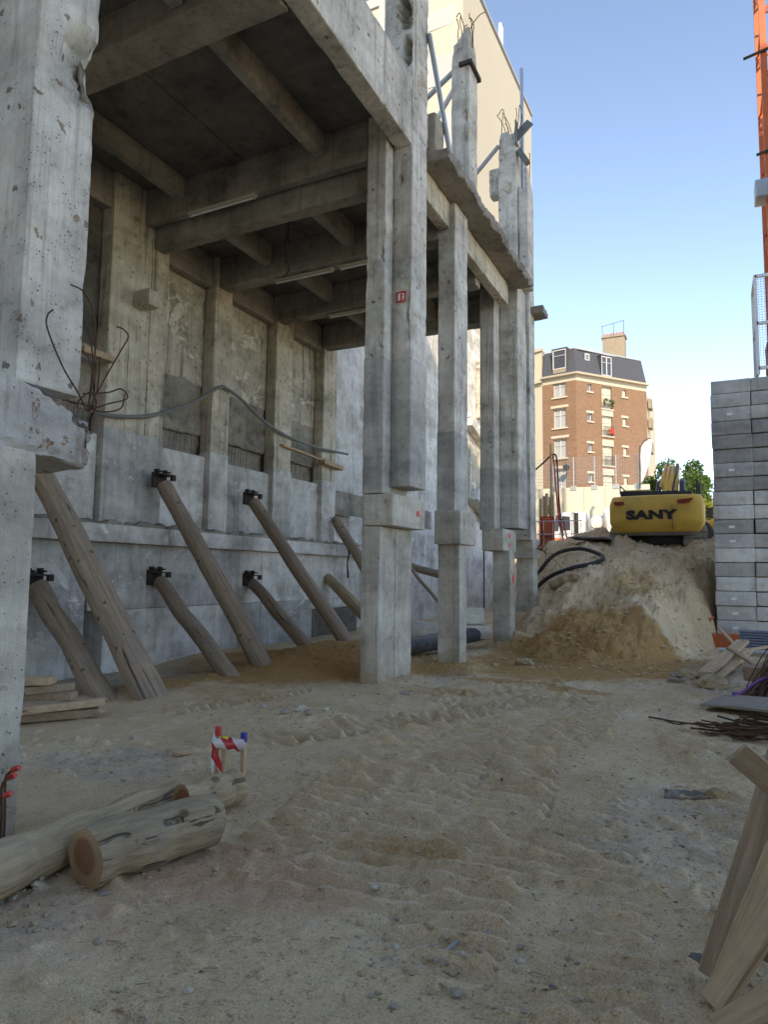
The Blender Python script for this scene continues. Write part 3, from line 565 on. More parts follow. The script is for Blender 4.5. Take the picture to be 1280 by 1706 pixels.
prop((-9.3, 15.6, 1.5), (-7.0, 14.1, .3), .13, .16, 'short pale prop seen low between the first and second piers', False, M_log2, seed=8)
prop((-9.5, 20.6, 2.0), (-7.6, 20.4, 1.5), .12, .13, 'far thick prop between the second and third piers', False, seed=9)
prop((-9.4, 19.9, 2.5), (-7.6, 19.0, .9), .05, .05, 'thin far pole between the second and third piers', False, seed=10)

# ------------------------------------------------------------ steel braces above the slab
def brace(label, p0, p1, r, mat):
    m = MB(); m.add(*tube([p0, p1], r, 10)); M, L = frame(p0, p1)
    o = m.obj('steel_brace', mat); tag(o, label, 'brace', 'steel braces holding the column stubs'); return o
brace('grey tube brace sloping down left from the second column top', (-4.2, 11.55, 11.35), (-6.6, 11.7, 9.95), .05, M_steel)
brace('white tube brace below the grey one on the second column', (-4.28, 11.6, 11.0), (-6.2, 11.9, 8.62), .05, M_whitep)
brace('long grey pole leaning on the middle column above the slab', (-4.06, 9.75, 10.6), (-3.95, 10.62, 8.62), .045, M_steel)
brace('grey tube brace running down left from the third column', (-4.55, 15.45, 12.2), (-7.4, 15.6, 9.6), .055, M_steel)
brace('thin blue-grey pole rising beside the third column top', (-4.08, 15.9, 11.2), (-4.08, 15.9, 14.4), .045, M_steel)

# ------------------------------------------------------------ lamps, sign, hoses on the frame
def lamp(label, x0, x1, y, z):
    t = thing('fluorescent_lamp', label, 'lamp', 'dead fluorescent lamps under the beams', (x0, y, z))
    m = MB(); m.add(*rb((0, -.05, 0), (x1-x0, .05, .05), .5, .008, 0, 0)); m.obj('housing', M_plasticw, t)
    m = MB(); m.add(*tube([(.04, 0, -.02), (x1-x0-.04, 0, -.02)], .019, 8)); m.obj('tube', M_tubew, t)
    for xx in (.02, x1-x0-.06): MB().add(*box((xx, -.025, -.04), (xx+.04, .025, .002))).obj('socket', M_plasticw, t, False)
M_plasticw = plain('yellowed_plastic', (.5, .46, .36), .5, 0, .15, 6); M_tubew = plain('lamp_tube_glass', (.75, .75, .72), .3, 0, .05, 4)
lamp('dusty fluorescent lamp under the nearest visible cross beam', -8.45, -6.95, 8.99, 8.07)
lamp('bright white fluorescent lamp under the second cross beam', -8.15, -6.75, 11.28, 7.68)
lamp('lamp end next to the white one, half behind the middle column', -6.6, -5.2, 11.28, 7.68)
lamp('farthest fluorescent lamp under the third cross beam', -8.1, -6.7, 13.4, 7.68)
sg = thing('fire_sign', 'small red and white fire extinguisher sign on the middle column', 'sign', None, (-4.26, 9.19, 5.88))
m = MB(); m.add(*box((-.085, -.012, -.085), (.075, 0, .085))); m.obj('plate', M_red, sg, False)
m = MB(); m.add(*box((-.055, -.016, -.06), (-.02, -.0125, .035))); m.add(*box((-.048, -.016, .037), (-.028, -.0125, .055))); m.add(*box((-.028, -.016, .045), (-.005, -.0125, .055)))
for a, b in (((.012, -.06), (.05, -.045)), ((.01, -.035), (.03, .0)), ((.035, -.03), (.052, .01)), ((.015, .015), (.045, .05))): m.add(*box((a[0], -.016, a[1]), (b[0], -.0125, b[1])))
m.obj('pictogram', M_whitep, sg, False)
M_pink = plain('fluorescent_marking', (.9, .12, .12), .8, 0, .2, 30)
def mark(lo, hi, par):
    m = MB(); a, b, c = lo; d = hi; rr = random.Random(int(b*100)); n = 9
    pts = [(b+(d[0])*math.cos(i*2*math.pi/n)*rr.uniform(.6, 1.1), c+(d[1])*math.sin(i*2*math.pi/n)*rr.uniform(.6, 1.1)) for i in range(n)]
    m.add(*prism(pts, 0, a, a+.003)); m.obj('paint_mark', M_pink, par, False)
mark((-4.262, 9.9, 2.58), (.06, .07), c1); mark((-4.262, 15.2, 2.52), (.09, .06), c3); mark((-4.262, 15.2, 2.3), (.07, .06), c3); mark((-4.192, 15.25, 1.55), (.08, .12), c3)
o = MB().add(*tube([(-9.4, 7.6, 4.32), (-9.4, 8.2, 4.3), (-9.42, 9.0, 4.44), (-9.45, 9.6, 4.66), (-9.46, 10.4, 5.05), (-9.42, 11.1, 5.52), (-9.42, 11.35, 5.58), (-9.42, 11.9, 5.45), (-9.44, 12.7, 5.16), (-9.42, 13.5, 5.0), (-9.42, 14.3, 4.94), (-9.42, 15.4, 4.95), (-9.45, 16.8, 5.04)], .035, 8, sub=5)).obj('wall_cable', plain('grey_cable', (.2, .195, .185), .6, 0, .2, 10, coord='pos'))
tag(o, 'thick grey cable looping along the back wall across the pilasters', 'cable')
o = MB().add(*bar((-9.45, 13.5, 4.72), (-9.4, 15.9, 4.6), .1, .05)).add(*bar((-9.4, 15.3, 4.6), (-9.4, 16.3, 4.55), .2, .12)).obj('shelf_plank', M_plank, None, False); tag(o, 'pale plank wedged across the back wall at the far pilaster', 'plank')
o = MB().add(*rb((-9.47, 8.1, 5.1), (-9.3, 8.75, 5.22), .2, .01, .02, .004)).obj('timber_wedge', M_plank); o.location = (0, -.5, .12); tag(o, 'short brown timber block at the first pilaster behind the rebar', 'timber block')
o = MB().add(*tube([(-7.0, 10.0, 7.9), (-7.02, 10.0, 7.5), (-6.95, 10.02, 7.2), (-7.05, 10.0, 7.05)], .012, 5, sub=4)).add(*tube([(-6.98, 10.0, 8.3), (-6.96, 10.0, 7.6), (-7.04, 10, 7.3)], .01, 5, sub=4)).obj('hanging_wire', M_black); tag(o, 'black wires hanging from the ceiling joist', 'wire')
o = MB().add(*tube([(-9.75, 19.0, 4.6), (-9.65, 19.4, 4.1), (-9.6, 20.2, 3.75), (-9.6, 21.2, 3.7)], .06, 8, sub=5)).obj('sagging_cable', M_black); tag(o, 'dark cable sagging on the white wall between first two piers', 'cable')
o = MB().add(*tube([(-9.15, 16.3, 2.45), (-9.1, 16.35, 2.2), (-9.12, 16.3, 1.9), (-9.1, 16.32, 1.5)], [.05, .03, .02, .03], 7, sub=5)).obj('hanging_rag', M_dsteel); tag(o, 'dark strip hanging off the wall ledge near the middle pier', 'rag')

# ------------------------------------------------------------ logs on the ground
def log(label, p0, p1, r0, r1, mat, seed, n=26, amp=.1):
    p0 = Vector(p0); p1 = Vector(p1); t = thing('cut_log', label, 'log', 'cut logs lying in the foreground', p0)
    M, L = frame((0, 0, 0), p1-p0)
    V, F = tube([(L*i/n, .012*math.sin(i*.6+seed), .01*math.sin(i*.45+seed)) for i in range(n+1)], [r0, (r0+r1)/2*1.02, r1], 30, False, amp*.45, seed, 4.5)
    V[:, 1:] *= (1+.04*vn(V*np.array([1.5, 16, 16]), 1, seed)+.02*vn(V*np.array([9, 30, 30]), 1, seed+1))[:, None]
    o = MB().add(V, F).obj('bark', mat, t, sharp=60); o.matrix_local = M
    for k, s in ((0, 1), (n, -1)):
        ring = V[k*30:(k+1)*30]; c = ring.mean(0); W_ = [c+np.array([-.004*s, 0, 0])]; G = []
        for q in (.35, .7, 1.0): W_ += list(c+(ring-c)*q)
        for j in range(30):
            G.append((0, 1+j, 1+(j+1) % 30))
            for q in (0, 1): G.append((1+q*30+j, 31+q*30+j, 31+q*30+(j+1) % 30, 1+q*30+(j+1) % 30))
        o = MB().add(np.array(W_), G).obj('cut_face', M_cut, t); o.matrix_local = M
    return t
zg = lambda a, b: gh(a, b)
log('short thick foreground log showing its reddish cut end', (-2.945, 2.57, .155), (-2.75, 3.31, .145), .15, .145, M_log, 5)
log('pale short log behind, its far end by the tape stakes', (-3.15, 3.5, .115), (-3.1, 3.98, .11), .108, .115, M_log2, 8)
log('long pale log running out of the left frame edge', (-3.12, 1.5, .15), (-3.42, 3.74, .09), .165, .075, M_log2, 11, 60, .1)
# ------------------------------------------------------------ taped stakes, rebar hooks, timber pile
tp = thing('taped_stakes', 'small wooden stakes wrapped in red and white tape behind the logs', 'marker stakes', None, (-3.5, 4.42, 0))
for (px, py, h, c) in ((-.15, .02, .36, M_red), (.16, -.05, .36, plain('blue_tip', (.04, .05, .3))), (-.05, -.02, .3, plain('yellow_tip', (.75, .7, .05)))):
    b0 = zg(-3.5+px, 4.42+py)-.05
    o = MB().add(*rb((px-.02, py-.015, b0), (px+.02, py+.015, h-.05), .2, .004, 0, 0)).obj('stake', M_plank, tp)
    MB().add(*rb((px-.022, py-.017, h-.06), (px+.022, py+.017, h+.01), .2, .004, 0, 0)).obj('painted_tip', c, o)
def tape_mat():
    m, t, b = newmat('red_white_tape', .4, .4); P = mapv(t, (1, 1, 1), 'obj'); w = t.nodes.new('ShaderNodeTexWave'); w.inputs['Scale'].default_value = 2.6; w.bands_direction = 'DIAGONAL'; t.links.new(P, w.inputs[0])
    t.links.new(mix(t, rampf(t, w.outputs['Fac'], .48, .52), (.62, .03, .04), (.8, .76, .76)), b.inputs[0]); return m
M_tape = tape_mat()
def ribbon(pts, w, tw=0.):
    P = np.array(pts, float); V = []; n = len(P)
    for i, p in enumerate(P): a = tw*i; V += [p+np.array((math.sin(a)*.5, math.cos(a)*.15, 1))*w/2*-1, p+np.array((math.sin(a)*.5, math.cos(a)*.15, 1))*w/2]
    F = [(2*i, 2*i+2, 2*i+3, 2*i+1) for i in range(n-1)]; return V, F
m = MB()
m.add(*ribbon([(-.175, -.02, .26), (-.12, -.03, .25), (-.06, -.05, .27), (.02, -.06, .26), (.1, -.075, .285), (.185, -.08, .29)], .075, .12))
m.add(*ribbon([(.185, -.07, .28), (.1, -.03, .25), (0, .01, .27), (-.1, .04, .25), (-.175, .05, .27)], .07, .1))
m.add(*ribbon([(-.165, -.02, .3), (-.15, -.03, .22), (-.16, -.02, .14), (-.14, -.03, .06), (-.15, -.02, .0)], .09, .6)); m.add(*ribbon([(-.17, -.02, .2), (-.11, -.05, .16), (-.07, -.04, .08), (-.05, -.03, .02)], .06, .4)); m.add(*ribbon([(.13, -.1, .04), (.2, -.1, .05)], .06, .2))
o = m.obj('tape', M_tape, tp); sm = o.modifiers.new('thick', 'SOLIDIFY'); sm.thickness = .002
hk = thing('capped_rebar_stakes', 'rusty rebar hooks with red caps beside the left column', 'rebar stakes', None, (-3.63, 2.6, 0))
for i, (dx, dy) in enumerate(((0, 0), (-.07, .03), (.03, -.06))):
    pts = [(dx, dy, -.1), (dx+.01, dy, .2), (dx-.005, dy, .42-.06*i), (dx+.015, dy+.01, .47-.06*i), (dx+.07, dy+.02, .5-.06*i)]
    r_ = MB().add(*tube(pts, .008, 6, sub=5)).obj('rebar', M_rust, hk)
    MB().add(*tube([(dx+.03, dy+.013, .484-.06*i), (dx+.075, dy+.021, .502-.06*i)], .016, 8)).obj('cap', M_red, r_)
for i, (p0, p1, w, t_) in enumerate((((-6.75, 4.75, .06), (-6.2, 5.5, .06), .16, .09), ((-6.55, 4.7, .16), (-6.15, 5.55, .17), .14, .08), ((-6.9, 5.0, .25), (-6.35, 5.3, .25), .2, .08), ((-6.7, 4.8, .33), (-6.5, 5.4, .33), .12, .08), ((-6.9, 4.9, .42), (-6.45, 5.1, .43), .2, .08))):
    V, F = rb((0, -w/2, -t_/2), ((Vector(p1)-Vector(p0)).length, w/2, t_/2), .3, .008, .015, .003, i); M, L = frame(p0, p1)
    o = MB().add(xf(V, M), F).obj('timber_offcut', (M_plankd, M_plank, M_plankd, M_plankd, M_plank)[i]); tag(o, ('bottom offcut nearest the viewer in the pile behind left column', 'second offcut up in the timber pile behind the left column', 'crosswise offcut in the middle of the timber pile', 'dark offcut second from the top of the timber pile', 'pale offcut on top of the timber pile behind left column')[i], 'timber', 'timber pile behind the left column')

# ------------------------------------------------------------ pipe and blocks behind the piers
V, F = tube([(-5.45+.006*i, 10.6+.04*i, .22+.001*i) for i in range(110)], [.15+.012*(i % 2) for i in range(110)], 14); o = MB().add(V, F).obj('corrugated_pipe', M_bpipe); tag(o, 'black corrugated drain pipe lying behind the piers', 'pipe')
for i, (c, s, rz, rx) in enumerate((((-5.6, 13.0, .62), (1.3, .5, .32), .9, .2), ((-5.4, 13.3, .3), (1.2, .6, .3), .8, -.1), ((-4.95, 14.6, .5), (.7, .5, .3), .7, .0), ((-5.1, 14.9, .85), (.5, .5, .35), .6, 0))):
    V, F = rb((-s[0]/2, -s[1]/2, -s[2]/2), (s[0]/2, s[1]/2, s[2]/2), .08, .015, .06, .008, 40+i)
    o = MB().add(V, F).obj('concrete_block', M_leg); o.location = (c[0], c[1], c[2]+gh(c[0], c[1])-.15); o.rotation_euler = (rx, rx*.6, rz)
    tag(o, ('tilted concrete block between the first and second piers', 'dark concrete block lying under the tilted one', 'grey concrete block between second and third piers', 'small concrete block on top, between second and third piers')[i], 'concrete block', 'broken blocks behind the piers')

# ------------------------------------------------------------ mound: hose, log
hz = lambda a, b, r=.05: (a, b, gh(a, b)+r)
o = MB().add(*tube([hz(-4.9, 19.3, .1), hz(-4.3, 19.7, .16), hz(-3.6, 19.75, .2), hz(-3.0, 19.4, .2), hz(-2.75, 18.9, .12), hz(-2.95, 18.45, .08), hz(-3.5, 18.3, .1), hz(-4.2, 18.4, .12), hz(-5.0, 18.6, .06)], .055, 10, sub=8)).obj('hose_loop', M_black); tag(o, 'black hose lying in a loop on the earth mound', 'hose')
t_ = log('short pale log lying on the slope of the earth mound', (-3.85, 17.6, gh(-3.85, 17.6)+.1), (-3.2, 17.5, gh(-3.2, 17.5)+.1), .13, .12, M_log2, 21); t_['group'] = 'log on the mound'
m = MB(); Vv, F = rb((-.6, -.35, -.02), (.6, .35, .02), .06, .01, .02, 0, 77, fn=lambda a, b: a+np.stack([0*b[:, 0], 0*b[:, 0], .16*fbm(b, 2.5, 7, 3)], -1)); m.add(Vv, F); o = m.obj('torn_membrane', plain('dark_sheet', (.13, .125, .12), .7, 0, .4, 5)); o.location = (-3.35, 20.9, gh(-3.35, 20.9)+.08); o.rotation_euler = (.1, .05, .1); tag(o, 'dark torn sheet on the crest of the mound left of the excavator', 'sheet')

# ------------------------------------------------------------ excavator seen from behind
EX, EY, EZ = -1.58, 20.95, gh(-1.6, 23.5)-.02
ex = thing('excavator', 'yellow crawler excavator seen from behind on top of the mound', 'excavator', None, (EX, EY, EZ))
def cwf(V2, V):
    V2 = V2.copy(); z = V[:, 2]
    k = 1-.10*sstep(.78, .36, z)-.05*sstep(1.2, 1.48, z); V2[:, 0] *= k
    ed = np.abs(V[:, 0])/1.32; V2[:, 1] += (1-sstep(0, .7, V[:, 1]))*(.30*ed**3+.16*sstep(.75, .36, z)+.05*sstep(1.2, 1.5, z)); return V2
V, F = rb((-1.3, 0, .42), (1.3, 1.1, 1.5), .09, .07, 0, 0, fn=cwf)
cw = MB().add(V, F).obj('counterweight', M_yel, ex)
V, F = rb((-1.22, .06, .33), (1.22, 1.0, .44), .1, .03, 0, 0, fn=cwf); MB().add(V, F).obj('skirt', plain('scuffed_edge', (.2, .18, .16), .7, 0, .4, 5), cw)
cu = bpy.data.curves.new('lettering', 'FONT'); cu.body = 'SANY'; cu.size = .36; cu.extrude = .012; cu.offset = .021; cu.align_x = 'CENTER'; cu.space_character = 1.06
to = bpy.data.objects.new('tmp', cu); COL.objects.link(to); bpy.context.view_layer.update()
lm = bpy.data.meshes.new_from_object(to.evaluated_get(bpy.context.evaluated_depsgraph_get())); bpy.data.objects.remove(to)
lm.transform(Matrix.Translation((-.12, -.012, .8))@Matrix.Rotation(rad(90), 4, 'X')@Matrix.Diagonal((1.42, .95, 1, 1)))
lm.materials.clear(); lm.materials.append(M_black); lo_ = bpy.data.objects.new('lettering', lm); COL.objects.link(lo_); lo_.parent = cw
for s, pts in ((-1, [(-1.14, 1.33), (-.86, 1.33), (-.84, 1.24), (-.95, 1.21), (-1.13, 1.25)]), (1, [(.6, 1.33), (1.02, 1.37), (.92, 1.25), (.78, 1.22), (.6, 1.23)])):
    MB().add(*prism([(z, x_) for x_, z in pts][::-1], 1, .0+.08*(s < 0), .3)).obj('tail_light', plain('tail_light_red', (.3, .04, .03), .35), cw, False)
MB().add(*box((.46, -.004, .5), (.468, .2, 1.22))).obj('panel_seam', M_mach, cw, False)
V, F = rb((-1.25, 1.05, .5), (1.25, 3.3, 1.42), .3, .06, 0, 0); MB().add(V, F).obj('engine_housing', M_yel, ex)
V, F = rb((-1.0, .35, 1.46), (1.0, 2.6, 1.62), .15, .05, 0, 0, fn=lambda a, b: a+np.stack([0*b[:, 0], 0*b[:, 0], .06*sstep(1.0, -1.0, b[:, 0])], -1)); hd = MB().add(V, F).obj('hood', M_mach, ex)
m = MB()
for i in range(9): m.add(*box((-.9+.2*i, .5, 1.6), (-.8+.2*i, 1.6, 1.66)))
m.obj('louvre', M_black, hd, False)
m = MB(); m.add(*tube([(-1.0, .5, 1.6), (-1.0, .5, 1.85), (-1.0, 2.2, 1.85), (-1.0, 2.2, 1.6)], .02, 6)); m.add(*tube([(1.12, .6, 1.5), (1.12, .6, 1.95)], .035, 6)); m.add(*tube([(1.16, 1.5, 1.45), (1.16, 1.5, 1.95)], .05, 8)); m.add(*tube([(.15, .05, 1.5), (.15, .05, 1.72)], .03, 6)); m.obj('handrail', M_mach, ex)
V, F = rb((-1.25, 2.9, .5), (-.3, 4.5, 2.02), .3, .08, 0, 0); cb = MB().add(V, F).obj('cab', M_yel, ex); MB().add(*box((-1.2, 2.88, 1.3), (-.35, 2.899, 1.9))).obj('window', M_glass, cb, False)
# boom: arched box beam
prof = [(2.6, 1.2), (3.0, 1.9), (3.7, 2.6), (4.6, 3.0), (5.6, 2.85), (7.4, 2.0), (7.4, 1.6), (5.6, 2.35), (4.6, 2.4), (3.9, 2.1), (3.4, 1.5), (3.1, 1.0)]
bm_ = MB().add(*prism([(y_, z_) for y_, z_ in prof], 0, .02, .5)).obj('boom', M_yel, ex, False)
for k in range(4):
    xx = .05+.13*k; MB().add(*tube([(xx-.1, 2.3, 1.5), (xx-.06, 2.5, 2.0), (xx, 3.0, 2.42), (xx, 3.8, 2.75), (xx, 4.8, 3.1)], .035, 7, sub=5)).obj('hydraulic_hose', M_yel2 if k < 3 else M_black, bm_)
m = MB(); m.add(*tube([(.62, 2.5, 1.3), (.62, 3.2, 2.2), (.6, 4.0, 2.4)], .09, 9)); m.add(*tube([(-.1, 2.5, 1.3), (-.1, 3.2, 2.2), (-.08, 4.0, 2.4)], .09, 9)); m.obj('boom_cylinder', M_mach, bm_)
MB().add(*prism([(7.0, 1.9), (7.6, 2.2), (8.6, .5), (8.2, .3)], 0, .1, .42)).obj('dipper_arm', M_yel, ex, False)
V, F = rb((-.35, 7.6, -.3), (.85, 8.6, .5), .3, .1, 0, 0); MB().add(V, F).obj('bucket', M_track, ex)
V, F = rb((-.8, .8, .05), (.8, 3.2, .36), .4, .05, 0, 0); MB().add(V, F).obj('turntable', M_mach, ex)
V, F = rb((-.55, .9, -.35), (.55, 3.5, .1), .4, .05, 0, 0); MB().add(V, F).obj('undercarriage', M_mach, ex)
for s in (-1.02, 1.02):
    pr = [(.55, -.2), (.65, .0), (.62, .25), (.85, .42), (3.9, .42), (4.15, .25), (4.15, -.15), (3.9, -.42), (.9, -.42)]
    tr = MB().add(*prism(pr, 0, s-.2, s+.2)).obj('track_frame', M_mach, ex, False); tr.location.z = .1
    sh = MB(); pp = np.array([(.42, -.25), (.38, .05), (.5, .33), (.8, .5), (3.95, .5), (4.25, .3), (4.3, -.1), (4.0, -.5), (.8, -.5), (.42, -.25)]); dl = np.linalg.norm(np.diff(pp, axis=0), axis=1); cs = np.concatenate([[0], np.cumsum(dl)])
    shm = None
    for i in range(int(cs[-1]/.19)):
        d = (i+.5)*.19; p = np.array([np.interp(d, cs, pp[:, 0]), np.interp(d, cs, pp[:, 1])]); q = np.array([np.interp((d+.05) % cs[-1], cs, pp[:, 0]), np.interp((d+.05) % cs[-1], cs, pp[:, 1])]); a = math.atan2(q[1]-p[1], q[0]-p[0])
        if shm is None: shm = MB().add(*box((-.3, -.085, -.02), (.3, .085, .03))).add(*box((-.3, -.02, -.05), (.3, .02, -.02))).mesh('track_shoe', M_track, False)
        o = bpy.data.objects.new('track_shoe', shm); COL.objects.link(o); o.parent = tr; o.location = (s, p[0], p[1]); o.rotation_euler = (a, 0, 0)
m = MB(); m.add(*box((1.32, 2.6, 1.0), (1.5, 2.7, 1.3))); m.add(*tube([(1.2, 2.7, .95), (1.4, 2.7, 1.1)], .02, 6)); m.obj('mirror', M_mach, ex, False)

# ------------------------------------------------------------ wheel loader right behind
LZ = gh(.2, 28)
ld = thing('wheel_loader', 'orange-yellow wheel loader partly hidden behind the excavator', 'loader', None, (.1, 27.2, LZ))
MB().add(*prism([(-1.2, .7), (.9, .7), (1.6, .9), (1.6, 1.3), (.2, 1.45), (-.9, 1.05)][::-1], 1, 0, 1.8)).obj('body', M_yel2, ld, False) if False else None
V, F = rb((-1.3, 0, .55), (1.6, 1.8, 1.25), .4, .12, 0, 0, fn=lambda a, b: a-np.stack([0*b[:, 0], 0*b[:, 0], .35*sstep(.4, -1.3, b[:, 0])*sstep(.9, 1.25, b[:, 2])], -1)); MB().add(V, F).obj('body', M_yel2, ld)
for xx in (-.75, 1.0):
    w_ = MB().add(*lathe([(.25, -.22), (.52, -.2), (.58, -.1), (.58, .1), (.52, .2), (.25, .22)], 24, Matrix.Translation((xx, -.05, .56))@Matrix.Rotation(rad(90), 4, 'X'))).obj('wheel', M_black, ld)
    MB().add(*lathe([(.05, -.02), (.24, 0), (.25, .05)], 18, Matrix.Translation((xx, -.28, .56))@Matrix.Rotation(rad(90), 4, 'X'))).obj('rim', M_yel2, w_)
V, F = rb((.4, .2, 1.2), (1.5, 1.6, 2.3), .4, .08, 0, 0); cb = MB().add(V, F).obj('cab', M_yel2, ld); MB().add(*box((.5, .17, 1.5), (1.4, .199, 2.15))).obj('window', M_glass, cb, False)

# ------------------------------------------------------------ concrete mixer truck
TZ = gh(-6, 38)
tk = thing('mixer_truck', 'white concrete mixer truck with orange bumper behind the mound', 'truck', None, (-8.2, 38, TZ))
V, F = rb((0, 0, .75), (1.75, 2.3, 2.55), .3, .1, 0, 0, fn=lambda a, b: a+np.stack([.3*sstep(1.5, 2.6, b[:, 2])*sstep(.9, 0, b[:, 0]), 0*b[:, 0], 0*b[:, 0]], -1)); cb = MB().add(V, F).obj('cab', M_whitep, tk)
MB().add(*prism([(1.55, .42), (1.55, .98), (2.3, .95), (2.35, .55)], 1, -.02, .05)).obj('side_window', M_glass, cb, False)
MB().add(*prism([(1.5, .02), (1.5, .3), (2.4, .5), (2.4, .2)], 1, -.02, .1)).obj('windscreen', M_glass, cb, False)
MB().add(*box((1.2, -.03, 1.0), (1.42, .06, 2.5))).obj('air_intake', M_mach, cb, False)
MB().add(*prism([(.6, -.1), (.6, 1.2), (1.1, .9), (1.1, -.06)], 1, -.04, 2.3)).obj('bumper', plain('orange_bumper', (.75, .17, .05), .5), tk, False)
m = MB(); m.add(*tube([(2.05, .3, .9), (2.05, .3, 2.6), (2.2, .3, 2.85)], .08, 9)); m.obj('exhaust', M_steel, tk)
MB().add(*lathe([(.1, -.5), (.36, -.42), (.42, 0), (.36, .5), (.1, .6)], 20, Matrix.Translation((2.35, .7, 2.0))@Matrix.Rotation(rad(90), 4, 'X'))).obj('water_tank', M_whitep, tk)
MB().add(*lathe([(.45, 0), (.95, .2), (1.2, .8), (1.25, 2.4), (.6, 4.2), (.45, 4.3)], 32, Matrix.Translation((2.62, .9, 1.75))@Matrix.Rotation(rad(80), 4, 'Y'))).obj('drum', M_whitep, tk)
V, F = rb((.2, .4, .6), (7.2, 2.0, .95), .5, .03, 0, 0); MB().add(V, F).obj('chassis', M_mach, tk)
for xx in (.8, 4.6, 6.0):
    for yy in (.2, 2.2):
        w_ = MB().add(*lathe([(.3, -.16), (.5, -.15), (.52, 0), (.5, .15), (.3, .16)], 22, Matrix.Translation((xx, yy, .52))@Matrix.Rotation(rad(90), 4, 'X'))).obj('wheel', M_black, tk)
        MB().add(*lathe([(.05, .0), (.28, .02), (.29, .06)], 16, Matrix.Translation((xx, yy-.13, .52))@Matrix.Rotation(rad(90), 4, 'X'))).obj('rim', M_steel, w_)

# ------------------------------------------------------------ timber posts, hoses and red frame left of the truck
RZ = gh(-6, 27)
fb = thing('formwork_boards', 'yellow timber formwork boards standing upright beside the far column', 'formwork boards', None, (-6.3, 27, RZ))
for i in range(5):
    V, F = rb((-.05+.12*i, .04*(i % 2), -.1), (.055+.12*i, .06+.04*(i % 2), 2.1+.25*((i*37) % 5)/5), .6, .006, .01, .003, i); MB().add(V, F).obj('board', M_tim, fb)
MB().add(*tube([(.42, .1, 0), (.42, .1, 4.3)], .05, 8)).obj('post', M_tim, fb)
hs = thing('concrete_pump_hoses', 'red and black hoses hanging on a frame beside the timber boards', 'hoses', None, (-5.9, 27.2, RZ))
for i, (c, pts) in enumerate(((M_red, [(.5, 0, .2), (.3, 0, 1.2), (.2, 0, 2.4), (.12, 0, 3.5), (.05, 0, 3.9)]), (M_black, [(.05, 0, 3.9), (.2, .05, 3.8), (.25, .05, 3.0), (.3, .05, 1.8), (.45, 0, .6)]), (M_red, [(-.2, 0, 0), (-.25, 0, .9), (-.1, 0, 1.8), (0, 0, 2.2)]), (M_red, [(.9, 0, 0), (.6, 0, .5), (.45, 0, 1.3)]), (M_black, [(-.9, 0, 3.1), (-.4, 0, 3.5), (.05, 0, 3.9)]))):
    MB().add(*tube(pts, .035, 7, sub=6)).obj('hose', c, hs)
rf = thing('red_barrier_frame', 'red steel barrier frame below the standing timber boards', 'barrier', None, (-6.2, 26.6, RZ))
for a, b in (((0, 0, 0), (0, 0, 1.3)), ((.5, 0, 0), (.5, 0, 1.3)), ((0, 0, 1.3), (.5, 0, 1.3)), ((0, 0, .6), (.5, 0, .6))): MB().add(*bar(a, b, .07, .07)).obj('rail', M_red, rf, False)
MB().add(*box((.04, .01, .05), (.46, .04, 1.25))).obj('panel', M_orange, rf, False)
wf = thing('wire_site_fence', 'low grey wire fence across the foot of the boards and truck', 'fence', None, (-8.4, 26.0, RZ))
m = MB()
for i in range(12): m.add(*tube([(.35*i, 0, 0), (.35*i, 0, 1.1)], .012, 5))
m.obj('wire', M_steel, wf)
for z in (.1, .6, 1.1): MB().add(*tube([(0, 0, z), (3.9, 0, z)], .02, 6)).obj('rail', M_steel, wf)

# ------------------------------------------------------------ hoarding with mesh on top, banner
hb = thing('site_hoarding', 'cream site hoarding with wire mesh on top before the brick house', 'hoarding', None, (-14.6, 46, gh(-8, 46)))
M_hoard = plain('cream_hoarding_paint', (.5, .47, .4), .7, 0, .06, 2, (.5, .46, .38), .25)
for i in range(8):
    xx = i*1.36; MB().add(*rb((xx+.01, 0, 0), (xx+1.35, .06, 4.95), 2, .01, 0, 0)).obj('panel', M_hoard, hb); MB().add(*box((xx-.03, -.05, 0), (xx+.03, -.003, 4.9))).obj('batten', M_hoard, hb, False)
    MB().add(*box((xx+.45, -.04, 4.75), (xx+.85, .1, 5.05))).obj('clamp', M_steel, hb, False)
    MB().add(*tube([(xx+.65, .1, 4.9), (xx+.65, .1, 7.0)], .03, 6)).obj('mesh_post', M_steel, hb)
m = MB()
for k in range(9): m.add(*tube([(0, .1, 5.2+.22*k), (10.8, .1, 5.2+.22*k)], .008, 4))
for k in range(72): m.add(*tube([(.15*k, .1, 5.15), (.15*k, .1, 7.0)], .005, 4))
m.obj('wire_mesh', M_steel, hb)
fl = thing('feather_flag', 'white feather banner with pale red print beside the brick house', 'banner', None, (-4.25, 45.4, gh(-4, 45)))
MB().add(*tube([(0, 0, 0), (0, 0, 6.6), (.12, 0, 7.35), (.45, 0, 7.75), (.72, 0, 7.78)], .03, 7, sub=5)).obj('pole', M_mach, fl)
zz = np.linspace(4.9, 7.75, 16); wv = np.interp(zz, [4.9, 5.4, 6.4, 7.2, 7.75], [.08, .3, .62, .72, .74]); lf = np.interp(zz, [4.9, 6.6, 7.35, 7.7, 7.75], [.03, .03, .15, .45, .7])
V = []; F = []
for i in range(16):
    for k in range(6): u_ = k/5; V.append((lf[i]+(max(wv[i], lf[i]+.02)-lf[i])*u_, .05*math.sin(u_*4+zz[i]*1.5), zz[i]))
F = [(i*6+k, i*6+k+1, (i+1)*6+k+1, (i+1)*6+k) for i in range(15) for k in range(5)]
o = MB().add(V, F).obj('cloth', plain('banner_cloth', (.74, .72, .76), .7, 0, .04, 3), fl); sm = o.modifiers.new('t', 'SOLIDIFY'); sm.thickness = .01
m = MB(); M_pr = plain('banner_print', (.75, .4, .42), .7)
